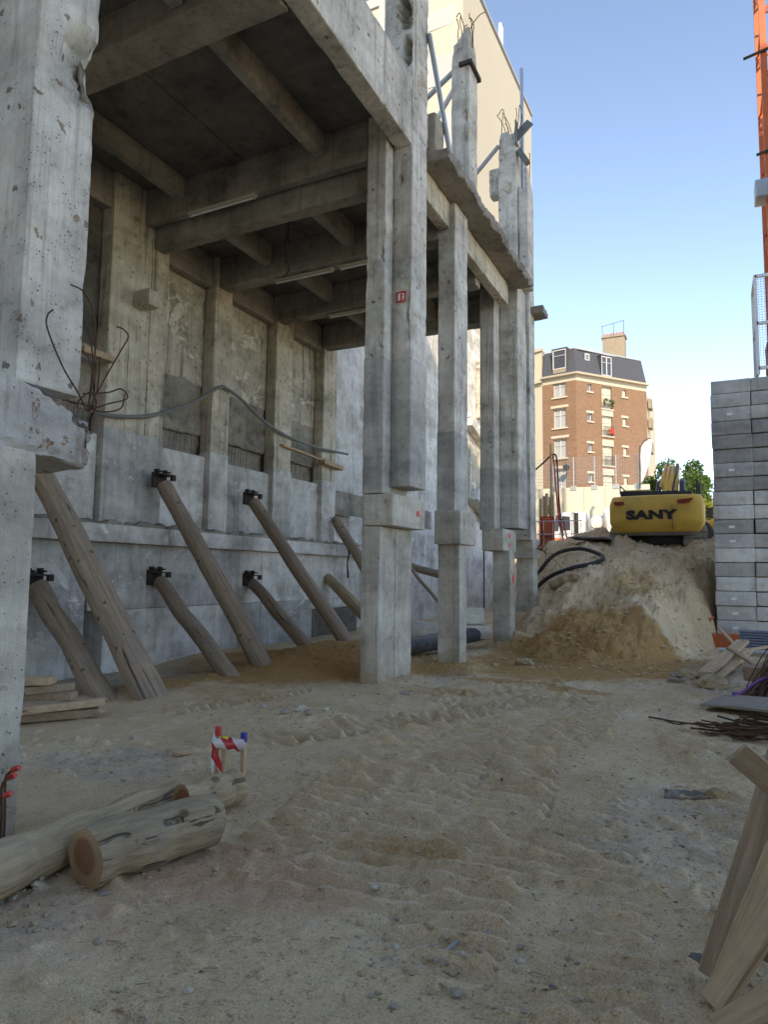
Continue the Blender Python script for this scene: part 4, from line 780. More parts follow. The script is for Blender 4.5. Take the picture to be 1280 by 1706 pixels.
a_ = np.linspace(0, 2*math.pi, 25); m.add(*tube([(.42+.14*math.cos(q), -.07, 7.2+.17*math.sin(q)) for q in a_], .016, 5, False))
for k in range(7): m.add(*box((.22+.03*(k % 3), -.075, 5.6+.18*k), (.24+.03*(k % 3)+.1, -.068, 5.68+.18*k)))
m.obj('print', M_pr, fl, False)

# ------------------------------------------------------------ buildings
def wall_holes(P, Q, z0, z1, holes, th):
    P = np.array(P, float); Q = np.array(Q, float); t = Q-P; L = np.hypot(*t); t /= L; nrm = np.array([t[1], -t[0]])
    us = sorted({0, L, *[h[0] for h in holes], *[h[1] for h in holes]}); zs = sorted({z0, z1, *[h[2] for h in holes], *[h[3] for h in holes]})
    V = []; F = []
    def pt(u, z, d): p = P+t*u-nrm*d; return (p[0], p[1], z)
    def quad(a, b, c, d): n = len(V); V.extend([a, b, c, d]); F.append((n, n+1, n+2, n+3))
    for i in range(len(us)-1):
        for j in range(len(zs)-1):
            uc, zc = (us[i]+us[i+1])/2, (zs[j]+zs[j+1])/2
            if any(h[0] < uc < h[1] and h[2] < zc < h[3] for h in holes): continue
            quad(pt(us[i], zs[j], 0), pt(us[i+1], zs[j], 0), pt(us[i+1], zs[j+1], 0), pt(us[i], zs[j+1], 0))
            quad(pt(us[i+1], zs[j], th), pt(us[i], zs[j], th), pt(us[i], zs[j+1], th), pt(us[i+1], zs[j+1], th))
    for a, b, c, d in list(holes):
        quad(pt(a, c, 0), pt(a, d, 0), pt(a, d, th), pt(a, c, th)); quad(pt(b, d, 0), pt(b, c, 0), pt(b, c, th), pt(b, d, th)); quad(pt(b, c, 0), pt(a, c, 0), pt(a, c, th), pt(b, c, th)); quad(pt(a, d, 0), pt(b, d, 0), pt(b, d, th), pt(a, d, th))
    quad(pt(0, z0, 0), pt(0, z1, 0), pt(0, z1, th), pt(0, z0, th)); quad(pt(L, z1, 0), pt(L, z0, 0), pt(L, z0, th), pt(L, z1, th))
    return V, F, lambda u, z, d: pt(u, z, d)
def brickmat():
    m, t, b = newmat('red_brick', .9, .2); P = t.nodes.new('ShaderNodeTexCoord').outputs['Object']
    sx = t.nodes.new('ShaderNodeSeparateXYZ'); t.links.new(P, sx.inputs[0]); cx_ = t.nodes.new('ShaderNodeCombineXYZ')
    t.links.new(mth(t, 'ADD', mth(t, 'MULTIPLY', sx.outputs[0], .8), mth(t, 'MULTIPLY', sx.outputs[1], .8)), cx_.inputs[0]); t.links.new(sx.outputs[2], cx_.inputs[1])
    br = t.nodes.new('ShaderNodeTexBrick'); br.inputs['Scale'].default_value = 1; br.inputs['Brick Width'].default_value = .24; br.inputs['Row Height'].default_value = .075; br.inputs['Mortar Size'].default_value = .008
    br.inputs['Color1'].default_value = (.235, .125, .075, 1); br.inputs['Color2'].default_value = (.16, .085, .053, 1); br.inputs['Mortar'].default_value = (.3, .23, .17, 1); t.links.new(cx_.outputs[0], br.inputs['Vector'])
    n = noise(t, P, .7, 5); t.links.new(mix(t, .5, br.outputs[0], mix(t, n, (.35, .35, .35), (.62, .62, .62)), 'OVERLAY'), b.inputs[0]); return m
M_brick = brickmat(); M_slate = plain('slate_mansard', (.06, .063, .075), .6, 0, .25, 3, coord='pos'); M_cream = plain('cream_render', (.5, .45, .35), .85, 0, .05, 1, (.5, .44, .35), .25, 'pos'); M_stone = plain('pale_stone_trim', (.48, .43, .35), .85, 0, .08, 3, coord='pos'); M_zinc = plain('zinc_roof', (.45, .47, .5), .5, .4, .15, 2, coord='pos'); M_frame = plain('window_white', (.5, .5, .5), .5, 0, .04, 4); M_chim = plain('chimney_brick', (.27, .22, .16), .9, 0, .3, 3, coord='pos'); M_green = plain('pot_plants', (.06, .1, .03), .8, 0, .5, 9, coord='pos')
M_curt = glassm('curtained_glass', (.36, .37, .38)); GB = gh(-8, 60)
bh = thing('brick_house', 'red brick apartment house with slate mansard roof and big chimney', 'building')
A_, B_, C_ = (-10.4, 58.0), (-5.3, 64.3), (-13.4, 58.6)
rows = [(17.1, 18.5), (14.4, 16.05), (11.75, 13.4), (9.1, 10.75), (6.4, 8.0)]
smallr = [(17.55, 18.2), (14.95, 15.65), (12.3, 13.0), (9.7, 10.4), (7.0, 7.7)]
bigr = [(16.25, 18.2), (13.85, 15.6), (11.25, 12.95), (8.65, 10.4), (6.0, 7.7)]
def window(par, pt, h, depth=.14, bars_=1, pane=M_glassb):
    a, b, c, d = h; m = MB(); fwid = .07
    def bx_(u0, u1, z0, z1, d0, d1): return [pt(u0, z0, d0), pt(u1, z0, d0), pt(u1, z0, d1), pt(u0, z0, d1), pt(u0, z1, d0), pt(u1, z1, d0), pt(u1, z1, d1), pt(u0, z1, d1)], BF
    for q in ((a, a+fwid, c, d), (b-fwid, b, c, d), (a+fwid, b-fwid, c, c+fwid), (a+fwid, b-fwid, d-fwid*1.6, d)): m.add(*bx_(*q, depth, depth+.06))
    for k in range(bars_): u_ = a+(b-a)*(k+1)/(bars_+1); m.add(*bx_(u_-.045, u_+.045, c+fwid, d-fwid, depth, depth+.05))
    if d-c > 1.2: m.add(*bx_(a+fwid, b-fwid, c+(d-c)*.66, c+(d-c)*.66+.04, depth+.003, depth+.045))
    w = m.obj('window', M_frame, par, False); m = MB(); m.add(*bx_(a+.02, b-.02, c+.02, d-.02, depth+.062, depth+.08)); m.obj('pane', pane, w, False); return w, bx_
rh = [(1.25, 1.72, a, b) for a, b in smallr]+[(2.85, 3.98, a, b) for a, b in bigr]+[(5.2, 5.66, a, b) for a, b in smallr]
V, F, pr_ = wall_holes(A_, B_, GB-.5, 18.35, rh, .3); MB().add(V, F).obj('wall', M_brick, bh, False)
lh = [(1.0, 2.16, a, b) for a, b in rows]
V, F, pl_ = wall_holes(C_, A_, GB-.5, 18.35, lh, .3); MB().add(V, F).obj('wall', M_brick, bh, False)
for k, h in enumerate(rh):
    w, bx_ = window(bh, pr_, h, .14, 1 if h[1]-h[0] > .8 else 0); a, b, c, d = h
    big = b-a > .8
    MB().add(*bx_(a-.15, b+.15, c-.13, c-.002, -.1, .13)).obj('sill', M_stone, bh, False)
    if not big and d < 18: MB().add(*bx_(a-.18, b+.18, d+.002, d+.2, -.03, .1)).obj('lintel', M_stone, bh, False)
    if big:
        if d < 18: MB().add(*bx_(a-.05, b+.1, d+.002, d+.55, -.025, .1)).obj('lintel_panel', M_stone, bh, False)
        m = MB()
        for q in range(12): u_ = a+(b-a)*q/11; m.add(*bx_(u_-.012, u_+.012, c, c+.75, -.2, -.18))
        m.add(*bx_(a-.03, b+.03, c+.75, c+.79, -.21, -.17)); m.obj('balcony_rail', M_mach, bh, False)
        if k in (5, 6):
            m = MB(); rr = random.Random(k)
            for q in range(18): p = pr_(rr.uniform(a+.5*(k == 6), b), c+rr.uniform(.2, .8 if k == 5 else .55), -.25); m.add(*rock(p, rr.uniform(.05, .12), q, (1, 1, 1), 0))
            m.obj('flower_box', M_green if k == 5 else M_red, bh)
for h in lh:
    w, bx_ = window(bh, pl_, h, .14, 1, M_curt); a, b, c, d = h
    MB().add(*bx_(a-.15, b+.15, c-.13, c-.002, -.1, .13)).obj('sill', M_stone, bh, False)
    if d < 18: MB().add(*bx_(a-.22, b+.22, d+.1, d+.32, -.04, .1)).obj('lintel', M_stone, bh, False)
def offs(P, Q, dz): pass
def band(name, mat, z0, z1, out, inn):
    """frieze or roof band that follows the two facades"""
    n1 = np.array([B_[1]-A_[1], -(B_[0]-A_[0])]); n1 = n1/np.linalg.norm(n1); n2 = np.array([A_[1]-C_[1], -(A_[0]-C_[0])]); n2 = n2/np.linalg.norm(n2); bi = (n1+n2)/np.linalg.norm(n1+n2); kk = 1/(bi@n1)
    V = []
    for z, o_ in ((z0, out[0]), (z1, out[1]), (z1, inn), (z0, inn)):
        for p, n_, s in ((np.array(C_), n2, 1), (np.array(A_), bi, kk), (np.array(B_), n1, 1)): q = p+n_*o_*s; V.append((q[0], q[1], z))
    F = []
    for r in range(4):
        a, b = r*3, ((r+1) % 4)*3
        for i in range(2): F.append((a+i, a+i+1, b+i+1, b+i))
    F += [(0, 3, 6, 9), (2, 11, 8, 5)]; return MB().add(V, F).obj(name, mat, bh, False)
band('frieze', M_stone, 18.352, 18.85, (.03, .08), -.28); band('cornice', M_stone, 18.852, 19.0, (.4, .45), -.25); mans = band('mansard_roof', M_slate, 19.002, 21.35, (.05, -.55), -3.0); band('roof_ridge', M_zinc, 21.352, 21.5, (-.5, -.6), -3.2)
# roof cap and rear walls
MB().add(*prism([(C_[0], C_[1]+.7), (A_[0]+.1, A_[1]+.7), (B_[0]-.6, B_[1]+.3), (-7.0, 74), (-16, 72)], 2, 21.3, 21.45)).obj('flat_roof', M_zinc, bh, False)
MB().add(*prism([(B_[0]-.05, B_[1]+.1), (-5.2, 72), (-14, 72), (C_[0]+.1, C_[1]+.4), (A_[0], A_[1]+.4)], 2, GB-.5, 18.3)).obj('rear_wall', M_cream, bh, False)
for u, z0_, par, pt_ in ((2.9, 19.2, bh, pr_), (None, 0, 0, 0)):
    if u is None: continue
    h = (u, u+1.15, z0_, 20.95); w, bx_ = window(bh, pt_, h, .0, 1, M_glass); MB().add(*bx_(u-.1, u+1.25, 20.952, 21.05, -.05, 1.2)).obj('dormer', M_slate, bh, False); MB().add(*bx_(u-.08, u-.003, z0_, 20.95, -.01, 1.2)).obj('dormer_cheek', M_slate, bh, False); MB().add(*bx_(u+1.153, u+1.23, z0_, 20.95, -.01, 1.2)).obj('dormer_cheek', M_slate, bh, False)
h = (1.0, 2.2, 19.6, 21.35); w, bx_ = window(bh, pl_, h, .0, 0, M_glass); MB().add(*bx_(.9, 2.3, 21.352, 21.45, -.05, 1.2)).obj('dormer', M_slate, bh, False); MB().add(*bx_(.92, .997, 19.3, 21.35, -.01, 1.2)).obj('dormer_cheek', M_slate, bh, False); MB().add(*bx_(2.203, 2.28, 19.3, 21.35, -.01, 1.2)).obj('dormer_cheek', M_slate, bh, False); MB().add(*bx_(1.0, 2.2, 19.25, 19.597, .02, .1)).obj('window_box', M_chim, bh, False)
h = (1.3, 1.8, 20.4, 21.0); window(bh, lambda u_, z_, d_: pr_(u_, z_, d_+.28), h, .0, 0)
V, F = rb((-9.0, 64.0, 20.9), (-7.05, 65.2, 23.75), 1, .03, 0, 0); ch = MB().add(V, F).obj('chimney', M_chim, bh)
MB().add(*box((-9.1, 63.9, 23.752), (-6.95, 65.3, 23.9))).obj('chimney_cap', M_chim, ch, False)
for k in range(7): MB().add(*lathe([(.1, 0), (.12, .2), (.09, .42)], 10, Matrix.Translation((-8.85+.27*k, 64.5, 23.9)))).obj('chimney_pot', plain('terracotta', (.4, .2, .13), .9) if k == 0 else bpy.data.materials['terracotta'], ch)
m = MB()
for a, b in (((-9.0, 64, 23.8), (-9.0, 64, 25.0)), ((-7.1, 64, 23.8), (-7.1, 64, 25.2)), ((-9.0, 64, 24.9), (-7.1, 64, 25.2)), ((-8.0, 64, 23.9), (-8.0, 64, 25.05))): m.add(*tube([a, b], .025, 5))
m.obj('aerial', M_mach, ch)
m = MB(); m.add(*tube([pl_(2.4, 10.85, -.05), pl_(2.4, 10.85, -.7)], .04, 6)); p = pl_(2.4, 10.75, -.75); m.add(*lathe([(.05, .35), (.32, .1), (.3, .06), (.12, -.2)], 12, Matrix.Translation(p))); m.obj('wall_lantern', M_mach, bh)
# stepped-back balconies at the right flank of the house
for z in (15.2, 12.9, 17.0): MB().add(*box((-5.25, 65.0, z), (-4.95, 66.3, z+.9))).obj('side_balcony', M_chim, bh, False)
ah = thing('cream_house', 'narrow cream rendered house adjoining the brick house on its left', 'building')
V, F, pa_ = wall_holes((-19, 60.9), (-13.42, 58.62), GB-.5, 18.6, [(4.2, 4.7, 14.4, 15.9), (4.2, 4.7, 11.7, 13.2), (4.2, 4.7, 17.0, 18.2)], .3); MB().add(V, F).obj('wall', M_cream, ah, False)
for z0_, z1_ in ((14.4, 15.9), (11.7, 13.2), (17., 18.2)): window(ah, pa_, (4.2, 4.7, z0_, z1_), .12, 0)
MB().add(*prism([(-19.3, 60.7), (-13.42, 58.3), (-13.4, 59.1), (-19, 61.4)], 2, 18.602, 18.9)).obj('cornice', M_stone, ah, False)
MB().add(*prism([(-19.0, 61.1), (-13.5, 58.9), (-13.5, 64), (-19, 66)], 2, 18.902, 21.6)).obj('attic_wall', M_cream, ah, False)
MB().add(*prism([(-19.0, 60.9), (-13.45, 58.7), (-13.45, 64), (-19, 66)], 2, 21.602, 21.9)).obj('roof_edge', M_stone, ah, False)
# tall cream block rising behind the frame
cb_ = thing('cream_tower_block', 'tall cream apartment block rising behind the column tops', 'building')
cwin = [(u, u+1.3, z, z+1.5) for u in (9.8, 13.9) for z in (8.9, 12., 15., 18., 21., 24., 27., 29.5)]+[(u, u+1.3, z, z+1.5) for u in (1.5, 5.5) for z in (12, 18, 24, 27)]
M_tow = plain('cream_tower_render', (.47, .42, .335), .85, 0, .05, .6, (.42, .37, .29), .25, 'pos'); M_tow2 = plain('grey_tower_render', (.4, .395, .385), .85, 0, .05, .6, (.34, .33, .32), .25, 'pos')  # front wall of the tower is a greyer tone than its side wall
V, F, pc_ = wall_holes((-26, 29), (-10.31, 29), 2, 31.6, cwin, .3); MB().add(V, F).obj('wall', M_tow2, cb_, False)
for h in cwin: window(cb_, pc_, h, .12, 1, M_glassb)
MB().add(*prism([(-10.3, 28.99), (-10.06, 41.6), (-26, 41.6), (-26, 29.35)], 2, 2, 31.55)).obj('side_wall', M_tow, cb_, False)
MB().add(*prism([(-10.2, 28.9), (-9.96, 41.7), (-26, 41.7), (-26, 28.9)], 2, 31.6, 31.75)).obj('coping', M_zinc, cb_, False)
m = MB(); m.add(*tube([(-10.6, 36.4, 31.7), (-10.6, 36.4, 34.2)], .1, 6)); m.add(*box((-10.75, 36.5, 32.0), (-10.5, 36.7, 34.1))); m.add(*tube([(-10.8, 36.0, 32.4), (-10.6, 36.4, 32.6)], .04, 5)); m.obj('antenna', M_whitep, cb_, False)
# far pale building on the right
fb_ = thing('far_building', 'distant pale building with dark windows behind the tree', 'building')
fw_ = [(.6+1.6*i, 1.6+1.6*i, z, z+1.6) for i in range(5) for z in (4.5, 7.5)]
V, F, pf_ = wall_holes((-2.5, 90), (8, 91), 2, 11.2, fw_, .3); MB().add(V, F).obj('wall', M_stone, fb_, False)
for h in fw_: window(fb_, pf_, h, .12, 1, M_glass)
MB().add(*prism([(-2.5, 90.4), (8, 91.4), (8, 97), (-2.5, 97)], 2, 2, 11)).obj('rear_wall', M_stone, fb_, False); MB().add(*prism([(-2.8, 89.7), (8.3, 90.7), (8.3, 97), (-2.8, 97)], 2, 11.2, 11.6)).obj('roof', M_zinc, fb_, False); MB().add(*box((0, 92, 11.6), (1, 93, 13.4))).obj('chimney', M_chim, fb_, False)
# unseen tall block, added behind the viewer to keep the site in shade
rbl = thing('added_shade_block', 'unseen tall brown block added behind the viewer to shade the site', 'building')
M_blk = plain('added_block_brown', (.24, .195, .15), .85, 0, .06, .6, coord='pos')
rw = [(u, u+1.2, z, z+1.6) for u in np.arange(2, 33, 4.2) for z in np.arange(1, 32, 3.2)]
V, F, pq_ = wall_holes((24, -11), (-11, -11), -1, 36, rw, .3); MB().add(V, F).obj('wall', M_blk, rbl, False)
for h in rw: MB().add([pq_(h[0], h[2], .2), pq_(h[1], h[2], .2), pq_(h[1], h[3], .2), pq_(h[0], h[3], .2)], [(0, 1, 2, 3)]).obj('window', M_glassb, rbl, False)
MB().add(*box((-11, -24, -1), (24, -11.35, 35.9))).obj('core', M_blk, rbl, False); MB().add(*box((-11.2, -24, 36), (24.2, -10.8, 36.4))).obj('roof', M_zinc, rbl, False)

# ------------------------------------------------------------ trees
def tree(label, base, h, cz, rx, rz_, n, seed, mat):
    t = thing('tree', label, 'tree', None, base); rr = np.random.default_rng(seed); m = MB()
    m.add(*tube([(0, 0, -.3), (.1, 0, h*.3), (0, .1, h*.6), (.1, 0, h*.95)], [.22, .16, .1, .03], 8, sub=4))
    cl = []
    for i in range(16):
        a = rr.uniform(0, 6.28); z = rr.uniform(cz-rz_*.8, cz+rz_*.8); q = math.sqrt(max(.05, 1-((z-cz)/rz_)**2))*rx*rr.uniform(.5, .95); p = np.array((q*math.cos(a), q*math.sin(a), z)); cl.append((p, rr.uniform(.5, .95)*rx*.42))
        m.add(*tube([(0, 0, h*.3+.25*(z-h*.3)), tuple(p*.5+np.array((0, 0, z*.3))), tuple(p)], [.07, .04, .015], 5, sub=3))
    m.obj('trunk', M_logz, t); V = []; F = []
    for p, r in cl:
        for _ in range(n//16):
            d = rr.normal(size=3); d /= np.linalg.norm(d); c = p+d*r*rr.uniform(.3, 1.05)**.6; a = rr.normal(size=3); a /= np.linalg.norm(a); b = np.cross(a, rr.normal(size=3)); b /= np.linalg.norm(b); s = rr.uniform(.07, .15); k = len(V)
            V += [c-a*s, c+b*s*.5, c+a*s, c-b*s*.5]; F.append((k, k+1, k+2, k+3))
    o = MB().add(np.array(V), F).obj('crown', mat, t, False); return t
def leafmat(name, c1, c2):
    m, t, b = newmat(name, .6, .3); n = noise(t, mapv(t, (1, 1, 1)), 1.4, 4); t.links.new(mix(t, rampf(t, n, .35, .65), c1, c2), b.inputs[0])
    tr = t.nodes.new('ShaderNodeBsdfTranslucent'); tr.inputs[0].default_value = (.12, .2, .03, 1); ms = t.nodes.new('ShaderNodeMixShader'); ms.inputs[0].default_value = .35
    t.links.new(b.outputs[0], ms.inputs[1]); t.links.new(tr.outputs[0], ms.inputs[2]); t.links.new(ms.outputs[0], t.nodes['Material Output'].inputs[0]); return m
tree('leafy green tree behind the excavator boom', (-2.2, 48, gh(-2, 48)), 6.3, 4.4, 2.4, 2.2, 9000, 3, leafmat('green_leaves', (.05, .10, .025), (.09, .15, .035)))
tree('small yellow-green tree right of the excavator, behind the loader', (-.3, 42, gh(0, 42)), 3.2, 2.2, 1.1, 1.2, 2500, 5, leafmat('yellow_leaves', (.16, .2, .03), (.26, .25, .04)))

# ------------------------------------------------------------ crane ballast stack
M_bal = [concrete('ballast_%s' % n, c, tuple(x*.86 for x in c), tuple(x*.5 for x in c), .45, .25, 0, .3, .3) for n, c in (('grey', (.55, .53, .5)), ('pale', (.66, .635, .59)), ('dark', (.42, .4, .375)))]
order = [0, 0, 0, 0, 0, 2, 0, 0, 2, 1, 1, 2, 0, 2, 2, 0, 0, 0][::-1]; order = [0, 0, 0, 1, 2, 1, 0, 2, 1, 1, 2, 0, 2, 2, 2, 0, 0, 0]
ordn = ['lowest', 'second', 'third', 'fourth', 'fifth', 'sixth', 'seventh', 'eighth', 'ninth', 'tenth', 'eleventh', 'twelfth', 'thirteenth', 'fourteenth', 'fifteenth', 'sixteenth', 'seventeenth', 'topmost']
bz = .30; bh_ = .3385; protoL = {}
for i in range(18):
    for side in (0, 1):
        key = (side, order[i]); rr = random.Random(i*2+side)
        if key not in protoL:
            lo, hi = ((0, 0, 0), (.85, 1.9, bh_-.012)) if side == 0 else ((.855, -.012, .004), (2.7, 1.9, bh_-.02))
            V, F = rb(lo, hi, .2, .014, .02, .002, 5+order[i]+side*9); protoL[key] = MB().add(V, F).mesh('ballast_block', M_bal[order[i]])
        o = bpy.data.objects.new('ballast_block', protoL[key]); COL.objects.link(o)
        o.location = (-.065+.0028*i+rr.uniform(-.016, .016), 18.0+rr.uniform(-.03, .03), bz+i*bh_)
        nm = ordn[i]+(' from the bottom' if 0 < i < 17 else '')
        tag(o, 'grey concrete ballast block, %s of the %s column in the crane stack' % (nm, 'left' if side == 0 else 'right'), 'ballast block', 'crane ballast blocks')
        if side == 0 and i in (0, 1, 2, 6, 7, 11, 15):
            m = MB().add(*box((.33, -.006, .13), (.45, -.0, .19))); q = m.obj('label_plate', M_whitep, o, False)
cbz = thing('crane_chassis', 'orange steel crane base frame under the ballast stack', 'crane base', None, (-.1, 17.7, 0))
for a, b in (((-.35, -.1, -.1), (.75, .12, .34)), ((-.3, .3, -.1), (2.8, .8, .27)), ((-.3, 1.6, -.1), (2.8, 2.1, .27))): V, F = rb(a, b, .4, .015, 0, 0); MB().add(V, F).obj('beam', M_orange, cbz)
MB().add(*prism([(.15, .3), (.28, .3), (.4, .75), (.36, .75)], 0, -.3, -.05)).obj('gusset', M_orange, cbz, False); MB().add(*bar((-.33, .1, .33), (-.02, .15, .72), .1, .04)).obj('brace', M_orange, cbz, False)
ms_ = thing('crane_mast', 'red-orange lattice tower crane mast at the right edge', 'crane', None, (1.42, 18.3, 6.45))
for xx in (0, 1.6):
    for yy in (0, 1.6): MB().add(*box((xx-.07, yy-.07, -6.1), (xx+.07, yy+.07, 26))).obj('leg', M_orange, ms_, False)
for k in range(18):
    z = -6+1.7*k
    for a, b in (((0, 0), (1.6, 0)), ((0, 0), (0, 1.6)), ((1.6, 0), (1.6, 1.6)), ((0, 1.6), (1.6, 1.6))):
        MB().add(*tube([(*a, z), (*b, z+1.7)], .035, 6)).obj('lattice_bar', M_orange, ms_); MB().add(*tube([(*a, z+1.7), (*b, z+1.7)], .03, 6)).obj('lattice_bar', M_orange, ms_)
for z, x0 in ((8.2, -.45), (5.6, -.25)): MB().add(*tube([(x0, -.1, z-.05), (1.7, -.1, z+.35)], .035, 6)).obj('scaffold_tube', M_dsteel, ms_)
V, F = rb((-.32, -.25, 4.4), (.5, .3, 4.85), .4, .03, 0, 0); MB().add(V, F).obj('control_box', M_steel, ms_)
cg = thing('mesh_cage', 'white framed wire mesh cage on top of the ballast stack', 'cage', None, (1.02, 18.1, 6.46))
for a, b in (((0, 0, 0), (0, 0, 2.45)), ((1.4, 0, 0), (1.4, 0, 2.45)), ((0, 1.2, 0), (0, 1.2, 2.45)), ((1.4, 1.2, 0), (1.4, 1.2, 2.45)), ((0, 0, 2.42), (1.4, 0, 2.42)), ((0, 0, .15), (1.4, 0, .15)), ((0, 0, 1.25), (1.4, 0, 1.25)), ((0, 0, 2.42), (0, 1.2, 2.42)), ((0, 0, .15), (0, 1.2, .15)), ((0, 0, 1.25), (0, 1.2, 1.25))): MB().add(*bar(a, b, .07, .07)).obj('frame_bar', M_whitep, cg, False)
m = MB()
for k in range(22): m.add(*tube([(.063*k, .04, .15), (.063*k, .04, 2.4)], .004, 4))
for k in range(36): m.add(*tube([(0, .04, .15+.063*k), (1.4, .04, .15+.063*k)], .004, 4))
m.obj('wire_mesh', M_steel, cg)
V, F = rb((.2, .3, .1), (.8, .9, .9), .3, .08, .05, .02); MB().add(V, F).obj('cable_drum', plain('brown_drum', (.25, .1, .05), .7), cg)
# bundle of scaffold tubes in front of the base
sbz = gh(.9, 16.4)
bl = plain('bluish_steel_tube', (.22, .27, .36), .35, .7, .2, 9, coord='pos')
for r_ in range(9):
    for c_ in range(2):
        o = MB().add(*tube([(.36+.02*(r_ % 2), 16.3+.1*c_, sbz+.06+.055*r_), (2.6, 16.2+.1*c_, sbz+.06+.055*r_)], .0255, 8)).obj('scaffold_tube', bl)
        tag(o, 'blue-grey steel tube in the bundle before the orange crane base', 'steel tube', 'bundle of steel tubes')
o = MB().add(*tube([(-.02, 15.6, .16), (1.2, 15.45, .16)], .05, 10)).obj('steel_post', M_steel); tag(o, 'single grey steel post lying before the tube bundle', 'steel post')

# ------------------------------------------------------------ debris on the right
def plank(name, label, p0, p1, w, t_, mat, seed, group=None, upv=(0, 0, 1), cat='plank'):
    M, L = frame(p0, p1, upv); V, F = rb((0, -w/2, -t_/2), (L, w/2, t_/2), .25, .004, .012, .003, seed); V[:, 2] += .012*np.sin(V[:, 0]/max(L, .1)*3+seed)
    o = MB().add(V, F).obj(name, mat); o.matrix_world = M; tag(o, label, cat, group); return o
G_ = 'loose timber by the crane base'
plank('plank', 'pale split board lying slanted on the debris before the crane base', (-.22, 11.3, .2), (.36, 13.6, .52), .2, .05, M_plank, 3, G_)
plank('plank', 'pale board under the slanted split board', (-.1, 11.4, .14), (.42, 13.2, .4), .18, .05, M_plank, 4, G_)
plank('plank', 'thin lath crossing over the split boards', (.12, 12.9, .46), (.5, 11.9, .26), .07, .04, M_plankd, 5, G_)
plank('plank', 'thin pale lath lying right of the split boards', (.2, 12.9, .36), (.85, 13.8, .44), .06, .04, M_plank, 6, G_)
plank('plank', 'thin stick leaning on the orange crane base', (.22, 14.0, .42), (-.02, 15.4, .62), .05, .04, M_plank, 7, G_)
plank('plank', 'short flat brick-brown board at the foot of the mound', (-.75, 11.5, gh(-.6, 11.5)+.03), (-.42, 11.55, gh(-.5, 11.5)+.03), .12, .06, M_plankd, 8, G_)
plank('timber_block', 'dark squared timber block end by the rebar heap', (.36, 11.0, .26), (.75, 11.5, .34), .22, .2, M_plankd, 9, None, cat='timber block')
Vp, F = rb((0, 0, 0), (1.6, .85, .03), .12, .004, .02, .004, 8, fn=lambda a, b: a+np.stack([0*b[:, 0], 0*b[:, 0], .02*np.sin(b[:, 0]*2.5)], -1)); o = MB().add(Vp, F).obj('plywood_sheet', wood('grey_plywood', (.32, .28, .22), (.25, .215, .17), (.13, .11, .085), (1.5, 12, 12))); o.location = (-.24, 9.15, .075); o.rotation_euler = (.02, -.015, -.32); tag(o, 'grey plywood sheet lying on the ground at right', 'plywood')
def rods(name, label, c, d, n, L, sp, seed, mat, r=.008, lift=.02):
    rr = random.Random(seed); m = MB()
    for i in range(n):
        a = math.atan2(d[1], d[0])+rr.gauss(0, sp); l = L*rr.uniform(.5, 1.1); o_ = np.array(c)+np.array((rr.gauss(0, .12), rr.gauss(0, .1), 0)); pts = []
        for k in range(6):
            q = o_+np.array((math.cos(a), math.sin(a), 0))*l*(k/5-.5); a += rr.gauss(0, .08); pts.append((q[0], q[1], gh(q[0], q[1])+lift+.012*(i % 9)+rr.uniform(0, .04)))
        m.add(*tube(pts, r, 5, sub=3))
    o = m.obj(name, mat); tag(o, label, 'rebar'); return o
rods('rebar_bundle', 'tangled rusty rebar bundle lying flat near the plywood', (.2, 7.85, 0), (1, .05), 40, .6, .22, 3, M_rust)
rods('rebar_bundle', 'second rusty rebar tangle at the right frame edge', (.55, 8.2, 0), (1, -.5), 45, .7, .25, 5, M_rust)
o = MB().add(*tube([(-.75, 8.35, gh(-.7, 8.3)+.03), (-.3, 8.15, gh(-.3, 8.1)+.05), (.1, 7.95, .12)], .01, 6, sub=4)).obj('rebar_rod', M_rust); tag(o, 'long thin rod pointing left out of the flat rebar tangle', 'rebar')
m = MB(); rr = random.Random(6)
for i in range(90):
    x0 = .3+rr.uniform(-.1, .35); b0 = (x0, 10.2+rr.uniform(-.3, .3), gh(x0, 10)+.03); t0 = (.95+rr.uniform(-.15, .3), 11.2+rr.uniform(-.3, .3), .75+rr.uniform(-.15, .25)); mid = tuple((np.array(b0)+t0)/2+np.array((rr.uniform(-.1, .05), 0, rr.uniform(-.1, .05)))); m.add(*tube([b0, mid, t0], .008, 5, sub=3))
o = m.obj('rebar_heap', M_rust); tag(o, 'sheaf of rusty rods leaning up at the right edge', 'rebar')
o = MB().add(*ribbon([(.12, 9.85, .14), (.2, 9.95, .12), (.3, 10.05, .2), (.42, 10.2, .28), (.55, 10.4, .3)], .07, .5)).obj('purple_strap', plain('purple_webbing', (.16, .05, .22), .7)); sm = o.modifiers.new('t', 'SOLIDIFY'); sm.thickness = .004; tag(o, 'purple strap tied round the leaning rods', 'strap')
o = MB().add(*tube([(-.05, 9.0-.25, .05), (.2, 8.45, .05)], .012, 6)).obj('steel_rod', M_dsteel); tag(o, 'short dark rod lying below the plywood sheet', 'rod')
